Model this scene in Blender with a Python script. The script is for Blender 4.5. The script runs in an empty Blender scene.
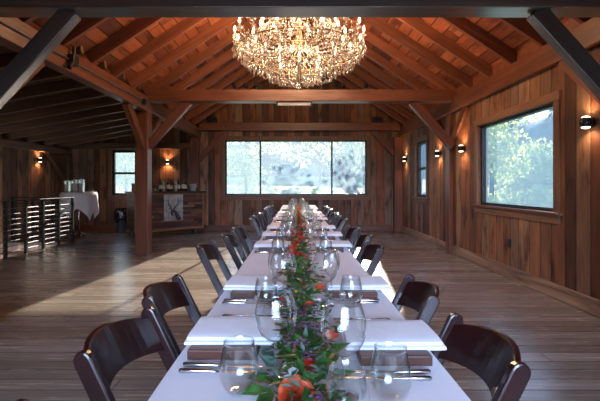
import bpy, bmesh, math, random
from mathutils import Vector, Matrix, Quaternion, noise
R = random.Random(7)
PI = math.pi
SC = bpy.context.scene
COL = SC.collection

# ------------------------------------------------------------------ camera
CZ = 1.26
cam = bpy.data.cameras.new('camera'); camo = bpy.data.objects.new('camera', cam); COL.objects.link(camo)
camo.location = (0, 0, CZ); camo.rotation_euler = (PI/2, 0, 0)
cam.sensor_width = 36; cam.lens = 400/600*36
cam.shift_x = 3/600; cam.shift_y = -14.5/600
cam.clip_start = .05; cam.clip_end = 500
SC.camera = camo

# ------------------------------------------------------------------ world, sun, exposure
w = bpy.data.worlds.new('world'); SC.world = w; w.use_nodes = True
nt = w.node_tree; nt.nodes.clear()
wo = nt.nodes.new('ShaderNodeOutputWorld'); bg = nt.nodes.new('ShaderNodeBackground')
tc = nt.nodes.new('ShaderNodeTexCoord'); sp = nt.nodes.new('ShaderNodeSeparateXYZ'); rp = nt.nodes.new('ShaderNodeValToRGB')
nt.links.new(tc.outputs['Generated'], sp.inputs[0]); nt.links.new(sp.outputs['Z'], rp.inputs[0])
rp.color_ramp.elements[0].position = 0.0; rp.color_ramp.elements[0].color = (.72, .85, 1, 1)
rp.color_ramp.elements[1].position = .7; rp.color_ramp.elements[1].color = (.30, .48, 1, 1)
nt.links.new(rp.outputs[0], bg.inputs[0]); nt.links.new(bg.outputs[0], wo.inputs[0])
bg.inputs[1].default_value = 2.1

def sun(d, energy, color, angle):
    l = bpy.data.lights.new('sun', 'SUN'); l.energy = energy; l.color = color; l.angle = angle
    o = bpy.data.objects.new('sun', l); COL.objects.link(o)
    o.rotation_euler = Vector(d).to_track_quat('-Z', 'Y').to_euler(); o.location = (3, 25, 12)
sun((-.118, -1, -.343), 12.0, (1, .88, .72), .012)

def area(name, loc, d, sx, sy, energy=0, color=(1, 1, 1), portal=False):
    l = bpy.data.lights.new(name, 'AREA'); l.shape = 'RECTANGLE'; l.size = sx; l.size_y = sy
    l.energy = energy or 1; l.color = color
    if portal: l.cycles.is_portal = True
    o = bpy.data.objects.new(name, l); COL.objects.link(o); o.location = loc
    o.rotation_euler = Vector(d).to_track_quat('-Z', 'Y').to_euler(); return o
area('back_window_portal', (-.03, 11.5, 1.78), (0, -1, 0), 4.1, 1.65, portal=True)
area('right_window_portal', (3.1, 5.4, 1.6), (-1, 0, 0), 1.95, 1.35, portal=True)
area('right_small_portal', (3.1, 9.3, 1.65), (-1, 0, 0), .9, 1.4, portal=True)
area('rear_daylight', (0.3, -4.5, 2.2), (0, 1, -.55), 4.6, 2.4, energy=205, color=(.50, .66, 1)).data.spread = math.radians(64)  # area lamp added behind the camera for rear sky light, aimed low

SC.view_settings.view_transform = 'Standard'; SC.view_settings.look = 'None'
SC.view_settings.gamma = 1; SC.view_settings.exposure = 0.6
try: SC.view_settings.use_curve_mapping = False
except Exception: pass
cy = SC.cycles
cy.max_bounces = 7; cy.diffuse_bounces = 4; cy.glossy_bounces = 4; cy.transmission_bounces = 4
cy.transparent_max_bounces = 32; cy.caustics_reflective = False; cy.caustics_refractive = False
cy.sample_clamp_indirect = 4; cy.use_denoising = True

# ------------------------------------------------------------------ materials
def newmat(name):
    m = bpy.data.materials.new(name); m.use_nodes = True
    nt = m.node_tree; nt.nodes.clear()
    out = nt.nodes.new('ShaderNodeOutputMaterial')
    return m, nt, out
def N(nt, t, **kw):
    n = nt.nodes.new('ShaderNode' + t)
    for k, v in kw.items():
        if k.startswith('i_'): n.inputs[k[2:].replace('_', ' ')].default_value = v
        else: setattr(n, k, v)
    return n
def L(nt, a, b): nt.links.new(a, b)
def ramp(nt, stops, fac):
    r = nt.nodes.new('ShaderNodeValToRGB'); e = r.color_ramp.elements
    while len(e) < len(stops): e.new(.5)
    for i, (p, c) in enumerate(stops):
        e[i].position = p; e[i].color = (*c, 1)
    L(nt, fac, r.inputs[0]); return r.outputs[0]
def math_(nt, op, a, b=None):
    n = nt.nodes.new('ShaderNodeMath'); n.operation = op
    for i, v in enumerate((a, b)):
        if v is None: continue
        if isinstance(v, (int, float)): n.inputs[i].default_value = v
        else: L(nt, v, n.inputs[i])
    return n.outputs[0]
def mixc(nt, fac, a, b, bt='MIX'):
    n = nt.nodes.new('ShaderNodeMix'); n.data_type = 'RGBA'; n.blend_type = bt
    for s, v in ((0, fac), (6, a), (7, b)):
        if isinstance(v, (int, float)): n.inputs[s].default_value = v
        elif isinstance(v, tuple): n.inputs[s].default_value = (*v, 1)
        else: L(nt, v, n.inputs[s])
    return n.outputs[2]

def simple(name, col, rough=.5, metal=0, spec=.5, coat=0, var=.12, vscale=8, bump=0, trans=0, emit=None, es=0, sheen=0):
    m, nt, out = newmat(name)
    p = N(nt, 'BsdfPrincipled'); L(nt, p.outputs[0], out.inputs[0])
    t = N(nt, 'TexCoord'); n = N(nt, 'TexNoise'); n.inputs['Scale'].default_value = vscale; n.inputs['Detail'].default_value = 4
    L(nt, t.outputs['Object'], n.inputs['Vector'])
    c0 = tuple(x*(1-var) for x in col); c1 = tuple(min(1, x*(1+var)) for x in col)
    L(nt, ramp(nt, [(.3, c0), (.7, c1)], n.outputs['Fac']), p.inputs['Base Color'])
    p.inputs['Roughness'].default_value = rough; p.inputs['Metallic'].default_value = metal
    p.inputs['Specular IOR Level'].default_value = spec; p.inputs['Coat Weight'].default_value = coat
    p.inputs['Coat Roughness'].default_value = .12
    if sheen: p.inputs['Sheen Weight'].default_value = sheen
    if emit: p.inputs['Emission Color'].default_value = (*emit, 1); p.inputs['Emission Strength'].default_value = es
    if bump:
        b = N(nt, 'Bump'); b.inputs['Strength'].default_value = bump; b.inputs['Distance'].default_value = .01
        L(nt, n.outputs['Fac'], b.inputs['Height']); L(nt, b.outputs[0], p.inputs['Normal'])
    return m

def planks(name, axis, along, width, cols, rough=.6, spec=.4, length=None, gap=.02, grain=.35, bump=.5, gapdark=.25, rnd=.7, knots=True, roughvar=.1):
    """boards side by side along axis, running along the other one; colour varies board by board"""
    m, nt, out = newmat(name)
    p = N(nt, 'BsdfPrincipled'); L(nt, p.outputs[0], out.inputs[0])
    t = N(nt, 'TexCoord'); s = N(nt, 'SeparateXYZ'); L(nt, t.outputs['Object'], s.inputs[0])
    u = s.outputs['XYZ'.index(axis)]; v = s.outputs['XYZ'.index(along)]
    us = math_(nt, 'MULTIPLY', u, 1/width)
    vo = N(nt, 'TexVoronoi', voronoi_dimensions='1D', feature='F1'); vo.inputs['Randomness'].default_value = rnd; vo.inputs['Scale'].default_value = 1
    L(nt, us, vo.inputs['W'])
    ve = N(nt, 'TexVoronoi', voronoi_dimensions='1D', feature='DISTANCE_TO_EDGE'); ve.inputs['Randomness'].default_value = rnd; ve.inputs['Scale'].default_value = 1
    L(nt, us, ve.inputs['W'])
    sc = N(nt, 'SeparateColor'); L(nt, vo.outputs['Color'], sc.inputs[0])
    cell = sc.outputs[0]; edge = ve.outputs['Distance']
    if length:
        vv = math_(nt, 'ADD', math_(nt, 'MULTIPLY', v, 1/length), math_(nt, 'MULTIPLY', sc.outputs[1], 17.0))
        v2 = N(nt, 'TexVoronoi', voronoi_dimensions='1D', feature='F1'); v2.inputs['Scale'].default_value = 1; v2.inputs['Randomness'].default_value = .6
        L(nt, vv, v2.inputs['W'])
        v3 = N(nt, 'TexVoronoi', voronoi_dimensions='1D', feature='DISTANCE_TO_EDGE'); v3.inputs['Scale'].default_value = 1; v3.inputs['Randomness'].default_value = .6
        L(nt, vv, v3.inputs['W'])
        s2 = N(nt, 'SeparateColor'); L(nt, v2.outputs['Color'], s2.inputs[0])
        cell = math_(nt, 'FRACT', math_(nt, 'ADD', s2.outputs[0], cell))
        edge = math_(nt, 'MINIMUM', edge, math_(nt, 'MULTIPLY', v3.outputs['Distance'], length/width))
    base = ramp(nt, [(i/(len(cols)-1), c) for i, c in enumerate(cols)], cell)
    # grain
    cb = N(nt, 'CombineXYZ'); L(nt, math_(nt, 'MULTIPLY', u, 26.0), cb.inputs[0]); L(nt, math_(nt, 'MULTIPLY', v, 1.6), cb.inputs[1])
    L(nt, math_(nt, 'MULTIPLY', cell, 31.0), cb.inputs[2])
    g = N(nt, 'TexNoise'); g.inputs['Scale'].default_value = 1.2; g.inputs['Detail'].default_value = 6; g.inputs['Roughness'].default_value = .65; g.inputs['Distortion'].default_value = .6
    L(nt, cb.outputs[0], g.inputs['Vector'])
    gr = ramp(nt, [(.25, (1-grain,)*3), (.75, (1+grain*.6,)*3)], g.outputs['Fac'])
    c = mixc(nt, 1.0, base, gr, 'MULTIPLY')
    if knots:
        cb2 = N(nt, 'CombineXYZ'); L(nt, math_(nt, 'MULTIPLY', u, 5.0), cb2.inputs[0]); L(nt, math_(nt, 'MULTIPLY', v, 1.3), cb2.inputs[1]); L(nt, math_(nt, 'MULTIPLY', cell, 9.0), cb2.inputs[2])
        k = N(nt, 'TexNoise'); k.inputs['Scale'].default_value = 1.5; k.inputs['Detail'].default_value = 3; L(nt, cb2.outputs[0], k.inputs['Vector'])
        c = mixc(nt, 1.0, c, ramp(nt, [(.30, (.3, .25, .25)), (.46, (.95, .95, .95)), (.58, (1, 1, 1)), (.72, (1.4, 1.3, 1.2))], k.outputs['Fac']), 'MULTIPLY')
    ge = ramp(nt, [(0, (gapdark,)*3), (gap, (gapdark,)*3), (gap*2.2, (1, 1, 1))], edge)
    c = mixc(nt, 1.0, c, ge, 'MULTIPLY')
    L(nt, c, p.inputs['Base Color'])
    rr = math_(nt, 'ADD', math_(nt, 'MULTIPLY', g.outputs['Fac'], roughvar*2), rough-roughvar)
    L(nt, rr, p.inputs['Roughness']); p.inputs['Specular IOR Level'].default_value = spec
    b = N(nt, 'Bump'); b.inputs['Strength'].default_value = bump; b.inputs['Distance'].default_value = .006
    h = math_(nt, 'ADD', ge, math_(nt, 'MULTIPLY', g.outputs['Fac'], .35)); L(nt, h, b.inputs['Height']); L(nt, b.outputs[0], p.inputs['Normal'])
    return m

def timber(name, cols, rough=.5, spec=.5, grain=.3, coat=0):
    """one solid timber, grain along its own X axis"""
    m, nt, out = newmat(name)
    p = N(nt, 'BsdfPrincipled'); L(nt, p.outputs[0], out.inputs[0])
    t = N(nt, 'TexCoord'); oi = N(nt, 'ObjectInfo')
    mp = N(nt, 'Mapping'); mp.inputs['Scale'].default_value = (.9, 14, 14); L(nt, t.outputs['Object'], mp.inputs[0])
    ad = N(nt, 'VectorMath', operation='ADD'); L(nt, mp.outputs[0], ad.inputs[0])
    cb = N(nt, 'CombineXYZ'); L(nt, math_(nt, 'MULTIPLY', oi.outputs['Random'], 50.0), cb.inputs[0]); L(nt, cb.outputs[0], ad.inputs[1])
    g = N(nt, 'TexNoise'); g.inputs['Scale'].default_value = 1.0; g.inputs['Detail'].default_value = 6; g.inputs['Roughness'].default_value = .6; g.inputs['Distortion'].default_value = .8
    L(nt, ad.outputs[0], g.inputs['Vector'])
    c = ramp(nt, [(.3, cols[0]), (.55, cols[1]), (.75, cols[2])], g.outputs['Fac'])
    hv = N(nt, 'HueSaturation'); L(nt, math_(nt, 'ADD', math_(nt, 'MULTIPLY', oi.outputs['Random'], .5), .75), hv.inputs['Value']); L(nt, c, hv.inputs['Color'])
    L(nt, hv.outputs[0], p.inputs['Base Color'])
    p.inputs['Roughness'].default_value = rough; p.inputs['Specular IOR Level'].default_value = spec; p.inputs['Coat Weight'].default_value = coat; p.inputs['Coat Roughness'].default_value = .25
    b = N(nt, 'Bump'); b.inputs['Strength'].default_value = .35; b.inputs['Distance'].default_value = .006
    L(nt, g.outputs['Fac'], b.inputs['Height']); L(nt, b.outputs[0], p.inputs['Normal'])
    return m

def thinglass(name, tint=(.97, .985, .98), lo=.045, hi=.95, rough=.02, ex=1.8):
    m, nt, out = newmat(name)
    tr = N(nt, 'BsdfTransparent'); tr.inputs[0].default_value = (*tint, 1)
    gl = N(nt, 'BsdfGlossy'); gl.inputs['Roughness'].default_value = rough; gl.inputs[0].default_value = (1, 1, 1, 1)
    lw = N(nt, 'LayerWeight'); lw.inputs['Blend'].default_value = .5
    f = math_(nt, 'ADD', math_(nt, 'MULTIPLY', math_(nt, 'POWER', lw.outputs['Facing'], ex), hi-lo), lo)
    mx = N(nt, 'MixShader'); L(nt, f, mx.inputs[0]); L(nt, tr.outputs[0], mx.inputs[1]); L(nt, gl.outputs[0], mx.inputs[2]); L(nt, mx.outputs[0], out.inputs[0])
    return m

def crystalmat():
    m, nt, out = newmat('crystal')
    g = N(nt, 'BsdfGlossy'); g.inputs['Roughness'].default_value = .1; g.inputs[0].default_value = (.8, .8, .8, 1)
    d = N(nt, 'BsdfTranslucent'); d.inputs[0].default_value = (.62, .58, .54, 1)
    d2 = N(nt, 'BsdfDiffuse'); d2.inputs[0].default_value = (.6, .57, .54, 1)
    t = N(nt, 'BsdfTransparent'); t.inputs[0].default_value = (.95, .95, .95, 1)
    a = N(nt, 'MixShader'); a.inputs[0].default_value = .5; L(nt, d.outputs[0], a.inputs[1]); L(nt, d2.outputs[0], a.inputs[2])
    b = N(nt, 'MixShader'); b.inputs[0].default_value = .45; L(nt, a.outputs[0], b.inputs[1]); L(nt, g.outputs[0], b.inputs[2])
    c = N(nt, 'MixShader'); c.inputs[0].default_value = .5; L(nt, b.outputs[0], c.inputs[1]); L(nt, t.outputs[0], c.inputs[2])
    L(nt, c.outputs[0], out.inputs[0]); return m

def screenmat(name='window_screen_mesh', fac=.14):
    m, nt, out = newmat(name)
    d = N(nt, 'BsdfTranslucent'); d.inputs[0].default_value = (.62, .82, 1, 1)  # pale blue tint paints outdoor haze into the insect screen
    t = N(nt, 'BsdfTransparent')
    n = N(nt, 'TexNoise'); n.inputs['Scale'].default_value = 60
    tcn = N(nt, 'TexCoord'); L(nt, tcn.outputs['Object'], n.inputs['Vector'])
    f = math_(nt, 'ADD', math_(nt, 'MULTIPLY', n.outputs['Fac'], .04), fac)
    a = N(nt, 'MixShader'); L(nt, f, a.inputs[0]); L(nt, t.outputs[0], a.inputs[1]); L(nt, d.outputs[0], a.inputs[2]); L(nt, a.outputs[0], out.inputs[0])
    return m

def leafmat(name, c0, c1, trans=.5, rough=.5, scale=6):
    m, nt, out = newmat(name)
    t = N(nt, 'TexCoord'); n = N(nt, 'TexNoise'); n.inputs['Scale'].default_value = scale; n.inputs['Detail'].default_value = 3; L(nt, t.outputs['Object'], n.inputs['Vector'])
    c = ramp(nt, [(.35, c0), (.65, c1)], n.outputs['Fac'])
    p = N(nt, 'BsdfPrincipled'); L(nt, c, p.inputs['Base Color']); p.inputs['Roughness'].default_value = rough
    tr = N(nt, 'BsdfTranslucent'); L(nt, c, tr.inputs[0])
    mx = N(nt, 'MixShader'); mx.inputs[0].default_value = trans; L(nt, p.outputs[0], mx.inputs[1]); L(nt, tr.outputs[0], mx.inputs[2]); L(nt, mx.outputs[0], out.inputs[0])
    return m

def emitmat(name, col, s):
    m, nt, out = newmat(name)
    e = N(nt, 'Emission'); e.inputs[0].default_value = (*col, 1); e.inputs[1].default_value = s
    lw = N(nt, 'LayerWeight'); hv = mixc(nt, lw.outputs['Facing'], col, tuple(x*.8 for x in col)); L(nt, hv, e.inputs[0])
    L(nt, e.outputs[0], out.inputs[0]); return m

WALLC = [(.085, .036, .02), (.30, .115, .05), (.40, .20, .105), (.19, .078, .038), (.46, .29, .18), (.14, .065, .038), (.35, .14, .062), (.30, .19, .125), (.11, .05, .03), (.38, .17, .08)]
M = {}
M['wall_x'] = planks('reclaimed_boards_back', 'X', 'Z', .19, WALLC, rough=.62)
M['wall_y'] = planks('reclaimed_boards_side', 'Y', 'Z', .21, WALLC, rough=.6)
M['floor'] = planks('floor_boards', 'Y', 'X', .14, [(.23, .19, .155), (.31, .265, .22), (.17, .135, .105), (.35, .31, .265), (.25, .205, .165)], rough=.25, spec=.8, length=3.2, gap=.025, knots=False, grain=.34, bump=.22, rnd=.35, gapdark=.35, roughvar=.12)
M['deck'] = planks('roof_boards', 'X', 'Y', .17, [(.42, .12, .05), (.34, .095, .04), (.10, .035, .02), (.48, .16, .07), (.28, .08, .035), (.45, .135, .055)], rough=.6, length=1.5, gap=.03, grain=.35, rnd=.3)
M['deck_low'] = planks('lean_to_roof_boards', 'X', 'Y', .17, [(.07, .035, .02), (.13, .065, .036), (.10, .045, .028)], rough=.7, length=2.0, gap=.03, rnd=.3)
M['beam'] = timber('timber_beam', [(.10, .032, .014), (.18, .060, .026), (.25, .090, .040)], rough=.38, spec=.6)
M['rafter'] = timber('rafter_timber', [(.13, .042, .019), (.21, .07, .031), (.30, .11, .052)], rough=.5)
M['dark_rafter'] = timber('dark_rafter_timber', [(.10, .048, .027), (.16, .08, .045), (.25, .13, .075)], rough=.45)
M['dark_beam'] = timber('dark_stained_beam', [(.045, .036, .031), (.075, .062, .055), (.11, .092, .08)], rough=.3, spec=1.0, coat=1)  # near timbers get no light in front; that shade is put into the colour
M['trim'] = timber('window_trim_wood', [(.16, .075, .04), (.25, .125, .068), (.32, .17, .10)], rough=.55)
M['base'] = timber('baseboard_wood', [(.10, .06, .04), (.32, .215, .14), (.48, .36, .26)], rough=.5)
M['black'] = simple('black_window_frame', (.012, .012, .014), .35)
M['blackmetal'] = simple('black_metal', (.015, .015, .017), .4, metal=.3)
M['rail'] = simple('grey_steel_bar', (.13, .13, .14), .5, metal=.5)
M['steel'] = simple('stainless_steel', (.62, .62, .64), .22, metal=1)
M['zinc'] = simple('pale_zinc', (.62, .63, .64), .35, metal=.35)
M['glass'] = thinglass('clear_thin_glass')
M['stemglass'] = thinglass('solid_glass_stem', tint=(.9, .93, .95), lo=.28, hi=1.0, ex=1.2)
M['pane'] = thinglass('window_pane', tint=(.98, .99, 1), lo=.003, hi=.3, ex=4)
M['screen'] = screenmat(); M['screen_side'] = screenmat('side_screen_mesh', .30)
M['cloth'] = simple('white_linen', (.80, .78, .84), .85, spec=.2, var=.03, vscale=3, bump=.15, sheen=.2)
M['napkin'] = simple('folded_white_napkin', (.82, .81, .86), .9, spec=.15, var=.03, vscale=30, bump=.1, sheen=.2)
M['board'] = timber('brown_leather', [(.04, .013, .008), (.08, .024, .013), (.14, .042, .02)], rough=.45)
M['mahog'] = simple('dark_mahogany_lacquer', (.022, .005, .005), .28, spec=.5, coat=.3, var=.4, vscale=5)
M['pad'] = simple('black_vinyl_pad', (.012, .011, .013), .45)
M['leaf'] = leafmat('garland_leaf', (.02, .075, .018), (.08, .22, .045), .3, .35, 14)
M['sage'] = leafmat('grey_green_leaf', (.09, .16, .12), (.20, .30, .22), .3, .5, 14)
M['rose'] = leafmat('coral_rose_petal', (.62, .07, .025), (.85, .17, .06), .25, .5, 25)
M['redflower'] = leafmat('red_petal', (.45, .02, .012), (.65, .05, .02), .25, .5, 25)
M['yellow'] = leafmat('yellow_petal', (.75, .42, .02), (.9, .6, .06), .25, .5, 25)
M['purple'] = leafmat('purple_petal', (.14, .035, .14), (.40, .16, .36), .25, .5, 40)
M['wax'] = simple('white_wax', (.80, .80, .78), .4, var=.02)
M['crystal'] = crystalmat()
M['brass'] = simple('aged_brass', (.55, .38, .18), .3, metal=1)
M['flame'] = emitmat('lit_bulb', (1, .66, .34), 14)
M['sconce_light'] = emitmat('sconce_lens', (1, .74, .46), 5)
M['bar'] = planks('bar_front_strips', 'Z', 'X', .062, [(.035, .020, .020), (.10, .042, .030), (.19, .085, .052), (.05, .030, .032), (.30, .16, .09), (.085, .036, .026), (.045, .034, .042)], rough=.45, length=.5, gap=.03, rnd=.2, knots=False)
M['barside'] = planks('bar_side_strips', 'Z', 'Y', .062, [(.10, .05, .03), (.18, .10, .06), (.12, .055, .035)], rough=.45, length=.6, gap=.03, rnd=.2, knots=False)
M['bartop'] = simple('dark_bar_top', (.03, .022, .02), .35)
M['print'] = simple('brushed_metal_print', (.42, .45, .48), .35, metal=.5, var=.35, vscale=9)
M['ink'] = simple('dark_ink', (.05, .05, .055), .5)
M['white'] = simple('white_plastic', (.75, .75, .75), .4, var=.03)
M['bottle_green'] = simple('dark_green_bottle', (.012, .025, .012), .12, spec=.8)
M['bottle_amber'] = simple('amber_bottle', (.12, .045, .01), .12, spec=.8)
M['bottle_clear'] = simple('pale_bottle', (.42, .40, .32), .12, spec=.8)
M['label'] = simple('paper_label', (.65, .60, .50), .7)
M['bag'] = simple('black_plastic_bag', (.010, .010, .012), .25, spec=.7, bump=.4, vscale=18)
M['grass'] = leafmat('lawn', (.09, .15, .05), (.20, .26, .09), .0, .9, 1.5)
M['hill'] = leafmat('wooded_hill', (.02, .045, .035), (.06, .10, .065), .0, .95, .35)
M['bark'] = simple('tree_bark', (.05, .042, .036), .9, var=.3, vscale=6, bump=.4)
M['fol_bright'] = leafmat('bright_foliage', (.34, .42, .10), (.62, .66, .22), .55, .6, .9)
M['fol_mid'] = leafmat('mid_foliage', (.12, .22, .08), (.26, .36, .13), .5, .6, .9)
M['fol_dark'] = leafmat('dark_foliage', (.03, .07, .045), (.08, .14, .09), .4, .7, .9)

# ------------------------------------------------------------------ mesh helpers
class MB:
    def __init__(s): s.bm = bmesh.new()
    def box(s, c, d, rz=0, rot=None):
        m = Matrix.Translation(c) @ (rot.to_4x4() if rot else Matrix.Rotation(rz, 4, 'Z')) @ Matrix.Diagonal((d[0], d[1], d[2], 1))
        bmesh.ops.create_cube(s.bm, size=1, matrix=m); return s
    def b2(s, x0, x1, y0, y1, z0, z1):
        return s.box(((x0+x1)/2, (y0+y1)/2, (z0+z1)/2), (x1-x0, y1-y0, z1-z0))
    def lathe(s, prof, c=(0, 0, 0), n=20, cap0=False, cap1=False, mat=None):
        rings = []
        for r, z in prof:
            ring = []
            for i in range(n):
                a = 2*PI*i/n; v = Vector((r*math.cos(a), r*math.sin(a), z))
                if mat: v = mat @ v
                ring.append(s.bm.verts.new(v + Vector(c)))
            rings.append(ring)
        for a, b in zip(rings, rings[1:]):
            for i in range(n):
                s.bm.faces.new((a[i], a[(i+1) % n], b[(i+1) % n], b[i]))
        if cap0: s.bm.faces.new(rings[0][::-1])
        if cap1: s.bm.faces.new(rings[-1])
        return s
    def tube(s, pts, rad, n=8):
        pts = [Vector(p) for p in pts]; rr = rad if isinstance(rad, (list, tuple)) else [rad]*len(pts)
        rings = []; ref = None
        for i, p in enumerate(pts):
            t = (pts[min(i+1, len(pts)-1)] - pts[max(i-1, 0)]).normalized()
            if ref is None: ref = t.orthogonal().normalized()
            ref = (ref - t*ref.dot(t)).normalized(); q = t.cross(ref)
            rings.append([s.bm.verts.new(p + (ref*math.cos(2*PI*k/n) + q*math.sin(2*PI*k/n))*rr[i]) for k in range(n)])
        for a, b in zip(rings, rings[1:]):
            for i in range(n): s.bm.faces.new((a[i], a[(i+1) % n], b[(i+1) % n], b[i]))
        s.bm.faces.new(rings[0][::-1]); s.bm.faces.new(rings[-1]); return s
    def ball(s, c, r, seg=12, sc=(1, 1, 1), ring=8):
        m = Matrix.Translation(c) @ Matrix.Diagonal((r*sc[0], r*sc[1], r*sc[2], 1))
        bmesh.ops.create_uvsphere(s.bm, u_segments=seg, v_segments=ring, radius=1, matrix=m); return s
    def prism(s, poly, d, off=(0, 0, 0), mat=None):
        """poly in XZ extruded along Y from -d/2 to d/2"""
        f = []
        for y in (-d/2, d/2):
            row = []
            for x, z in poly:
                v = Vector((x, y, z))
                if mat: v = mat @ v
                row.append(s.bm.verts.new(v + Vector(off)))
            f.append(row)
        n = len(poly)
        s.bm.faces.new(f[0]); s.bm.faces.new(f[1][::-1])
        for i in range(n): s.bm.faces.new((f[0][(i+1) % n], f[0][i], f[1][i], f[1][(i+1) % n]))
        return s
    def quad(s, a, b, c, d): s.bm.faces.new([s.bm.verts.new(v) for v in (a, b, c, d)]); return s
    def leaf(s, p, d, up, ln, wd):
        d = Vector(d).normalized(); sd = d.cross(Vector(up))
        if sd.length < 1e-3: sd = d.orthogonal()
        sd.normalize(); nn = sd.cross(d); p = Vector(p)
        v = [s.bm.verts.new(q) for q in (p, p+d*ln*.45+sd*wd*.5, p+d*ln-nn*ln*.15, p+d*ln*.45-sd*wd*.5)]
        m = s.bm.verts.new(p+d*ln*.5-nn*wd*.18)
        for i in range(4): s.bm.faces.new((v[i], v[(i+1) % 4], m))
        return s
    def octa(s, c, r, h):
        c = Vector(c); a0 = R.random()*PI
        t = s.bm.verts.new(c+Vector((0, 0, h*.45))); b = s.bm.verts.new(c-Vector((0, 0, h*.55)))
        q = [s.bm.verts.new(c+Vector((r*math.cos(a0+k*PI/2), r*math.sin(a0+k*PI/2), 0))) for k in range(4)]
        for k in range(4):
            s.bm.faces.new((q[k], q[(k+1) % 4], t)); s.bm.faces.new((q[(k+1) % 4], q[k], b))
        return s
    def build(s, name, mat, parent=None, smooth=False, bevel=0, loc=None, fix=True, solid=0):
        if fix: bmesh.ops.recalc_face_normals(s.bm, faces=s.bm.faces)
        me = bpy.data.meshes.new(name); s.bm.to_mesh(me); s.bm.free()
        if isinstance(mat, (list, tuple)):
            for x in mat: me.materials.append(x)
        else: me.materials.append(mat)
        if smooth:
            for p in me.polygons: p.use_smooth = True
        o = bpy.data.objects.new(name, me); COL.objects.link(o)
        if parent: o.parent = parent
        if loc: o.location = loc
        if solid:
            md = o.modifiers.new('solid', 'SOLIDIFY'); md.thickness = solid
        if bevel:
            b = o.modifiers.new('bevel', 'BEVEL'); b.width = bevel; b.segments = 2; b.limit_method = 'ANGLE'; b.angle_limit = .6
        return o

def tag(o, label=None, cat=None, group=None, kind=None):
    if label: o['label'] = label
    if cat: o['category'] = cat
    if group: o['group'] = group
    if kind: o['kind'] = kind
    return o
def thing(name, label, cat, loc=(0, 0, 0), rz=0, group=None):
    o = bpy.data.objects.new(name, None); COL.objects.link(o); o.location = loc; o.rotation_euler = (0, 0, rz)
    o.empty_display_size = .1
    return tag(o, label, cat, group)
KIDS = {}
def copy_tree(o, parent=None):
    c = o.copy(); COL.objects.link(c)
    if parent: c.parent = parent
    for ch in list(o.children): copy_tree(ch, c)
    return c
def struct(o): o['kind'] = 'structure'; return o
def beam(name, p0, p1, w, h, mat, parent=None, bevel=.008, side=None):
    """timber from p0 to p1 (centre line); w across (horizontal), h the other way"""
    p0, p1 = Vector(p0), Vector(p1); d = p1-p0; ln = d.length; x = d.normalized()
    y = (side and Vector(side)) or (Vector((0, 0, 1)).cross(x) if abs(x.z) < .99 else Vector((0, 1, 0)))
    y = (y - x*y.dot(x)).normalized(); z = x.cross(y)
    o = MB().box((0, 0, 0), (ln, w, h)).build(name, mat, parent, bevel=bevel)
    m = Matrix((x, y, z)).transposed().to_4x4(); m.translation = (p0+p1)/2
    o.matrix_world = m
    return o
ORD = ['first', 'second', 'third', 'fourth', 'fifth', 'sixth', 'seventh', 'eighth', 'ninth', 'tenth', 'eleventh', 'twelfth', 'thirteenth', 'fourteenth', 'fifteenth', 'sixteenth', 'seventeenth', 'eighteenth']

# ------------------------------------------------------------------ room shell
XR, XL, YB, YF = 2.90, -6.45, 11.2, -4.0     # right wall, left wall, back wall, wall behind
PX = 2.82; PXL = -2.68                        # inner faces of the plates
PZ0, PZ1 = 2.61, 2.87
SL = .65; XC = .07
def roofz(x): return PZ1 + SL*((PX-XC)-abs(x-XC))      # underside of rafters
RD = .16
# floor with a stairwell opening
f = MB(); SX0, SX1, SY0, SY1 = XL, -5.12, 5.0, 8.9
f.b2(SX1, XR+.1, YF, YB+.1, -.06, 0); f.b2(XL, SX1, YF, SY0, -.06, 0); f.b2(XL, SX1, SY1, YB+.1, -.06, 0)
struct(f.build('floor', M['floor']))
s = MB()
for k in range(9): s.b2(XL+.06, SX1-.06, SY1-.28*(k+1), SY1-.28*k-.02, -.18*(k+1)-.04, -.18*(k+1))
struct(s.build('floor_stairs', M['dark_rafter']))

def wall_open(mb, axis, pos, th, u0, u1, z0, z1, holes):
    """boxes around rectangular holes (ua,ub,za,zb), holes sorted and not overlapping in u"""
    def bx(a, b, c, d):
        if b-a < 1e-4 or d-c < 1e-4: return
        if axis == 'X': mb.b2(a, b, pos, pos+th, c, d)
        else: mb.b2(pos, pos+th, a, b, c, d)
    u = u0
    for (a, b, c, d) in sorted(holes):
        bx(u, a, z0, z1); bx(a, b, z0, c); bx(a, b, d, z1); u = b
    bx(u, u1, z0, z1)
WB = (-2.02, 1.96, 1.0, 2.55)      # back picture window
WL = (-5.18, -4.50, 1.0, 2.26)     # back left window
WR = (4.50, 6.40, .965, 2.215)     # right picture window (Y range)
WS = (8.95, 9.75, 1.0, 2.30)       # right small window
WN = (0.2, 2.0, .965, 2.215)       # nearer window on the right, beside the camera
m = MB(); wall_open(m, 'X', YB, .15, XL-.15, XR+.15, 0, 2.9, [WB, WL])
m.prism([(-3.2, 2.9), (XR+.15, 2.9), (XC, 2.9+SL*3.05+.15), ], .15, (0, YB+.075, 0))
struct(m.build('wall_back', M['wall_x']))
m = MB(); wall_open(m, 'Y', XR, .15, YF-.15, YB, 0, 2.9, [WR, WS, WN]); struct(m.build('wall_right', M['wall_y']))
m = MB(); wall_open(m, 'Y', XL-.15, .15, YF-.15, YB, -2, 2.5, []); struct(m.build('wall_left', M['wall_y']))
m = MB(); wall_open(m, 'X', YF-.15, .15, XL-.15, XR, 0, 2.9, [(-1.9, 2.5, .45, 2.8)])
m.prism([(-3.2, 2.9), (XR+.15, 2.9), (XC, 2.9+SL*3.05+.15), ], .15, (0, YF-.075, 0)); struct(m.build('wall_front', M['wall_x']))
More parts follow.
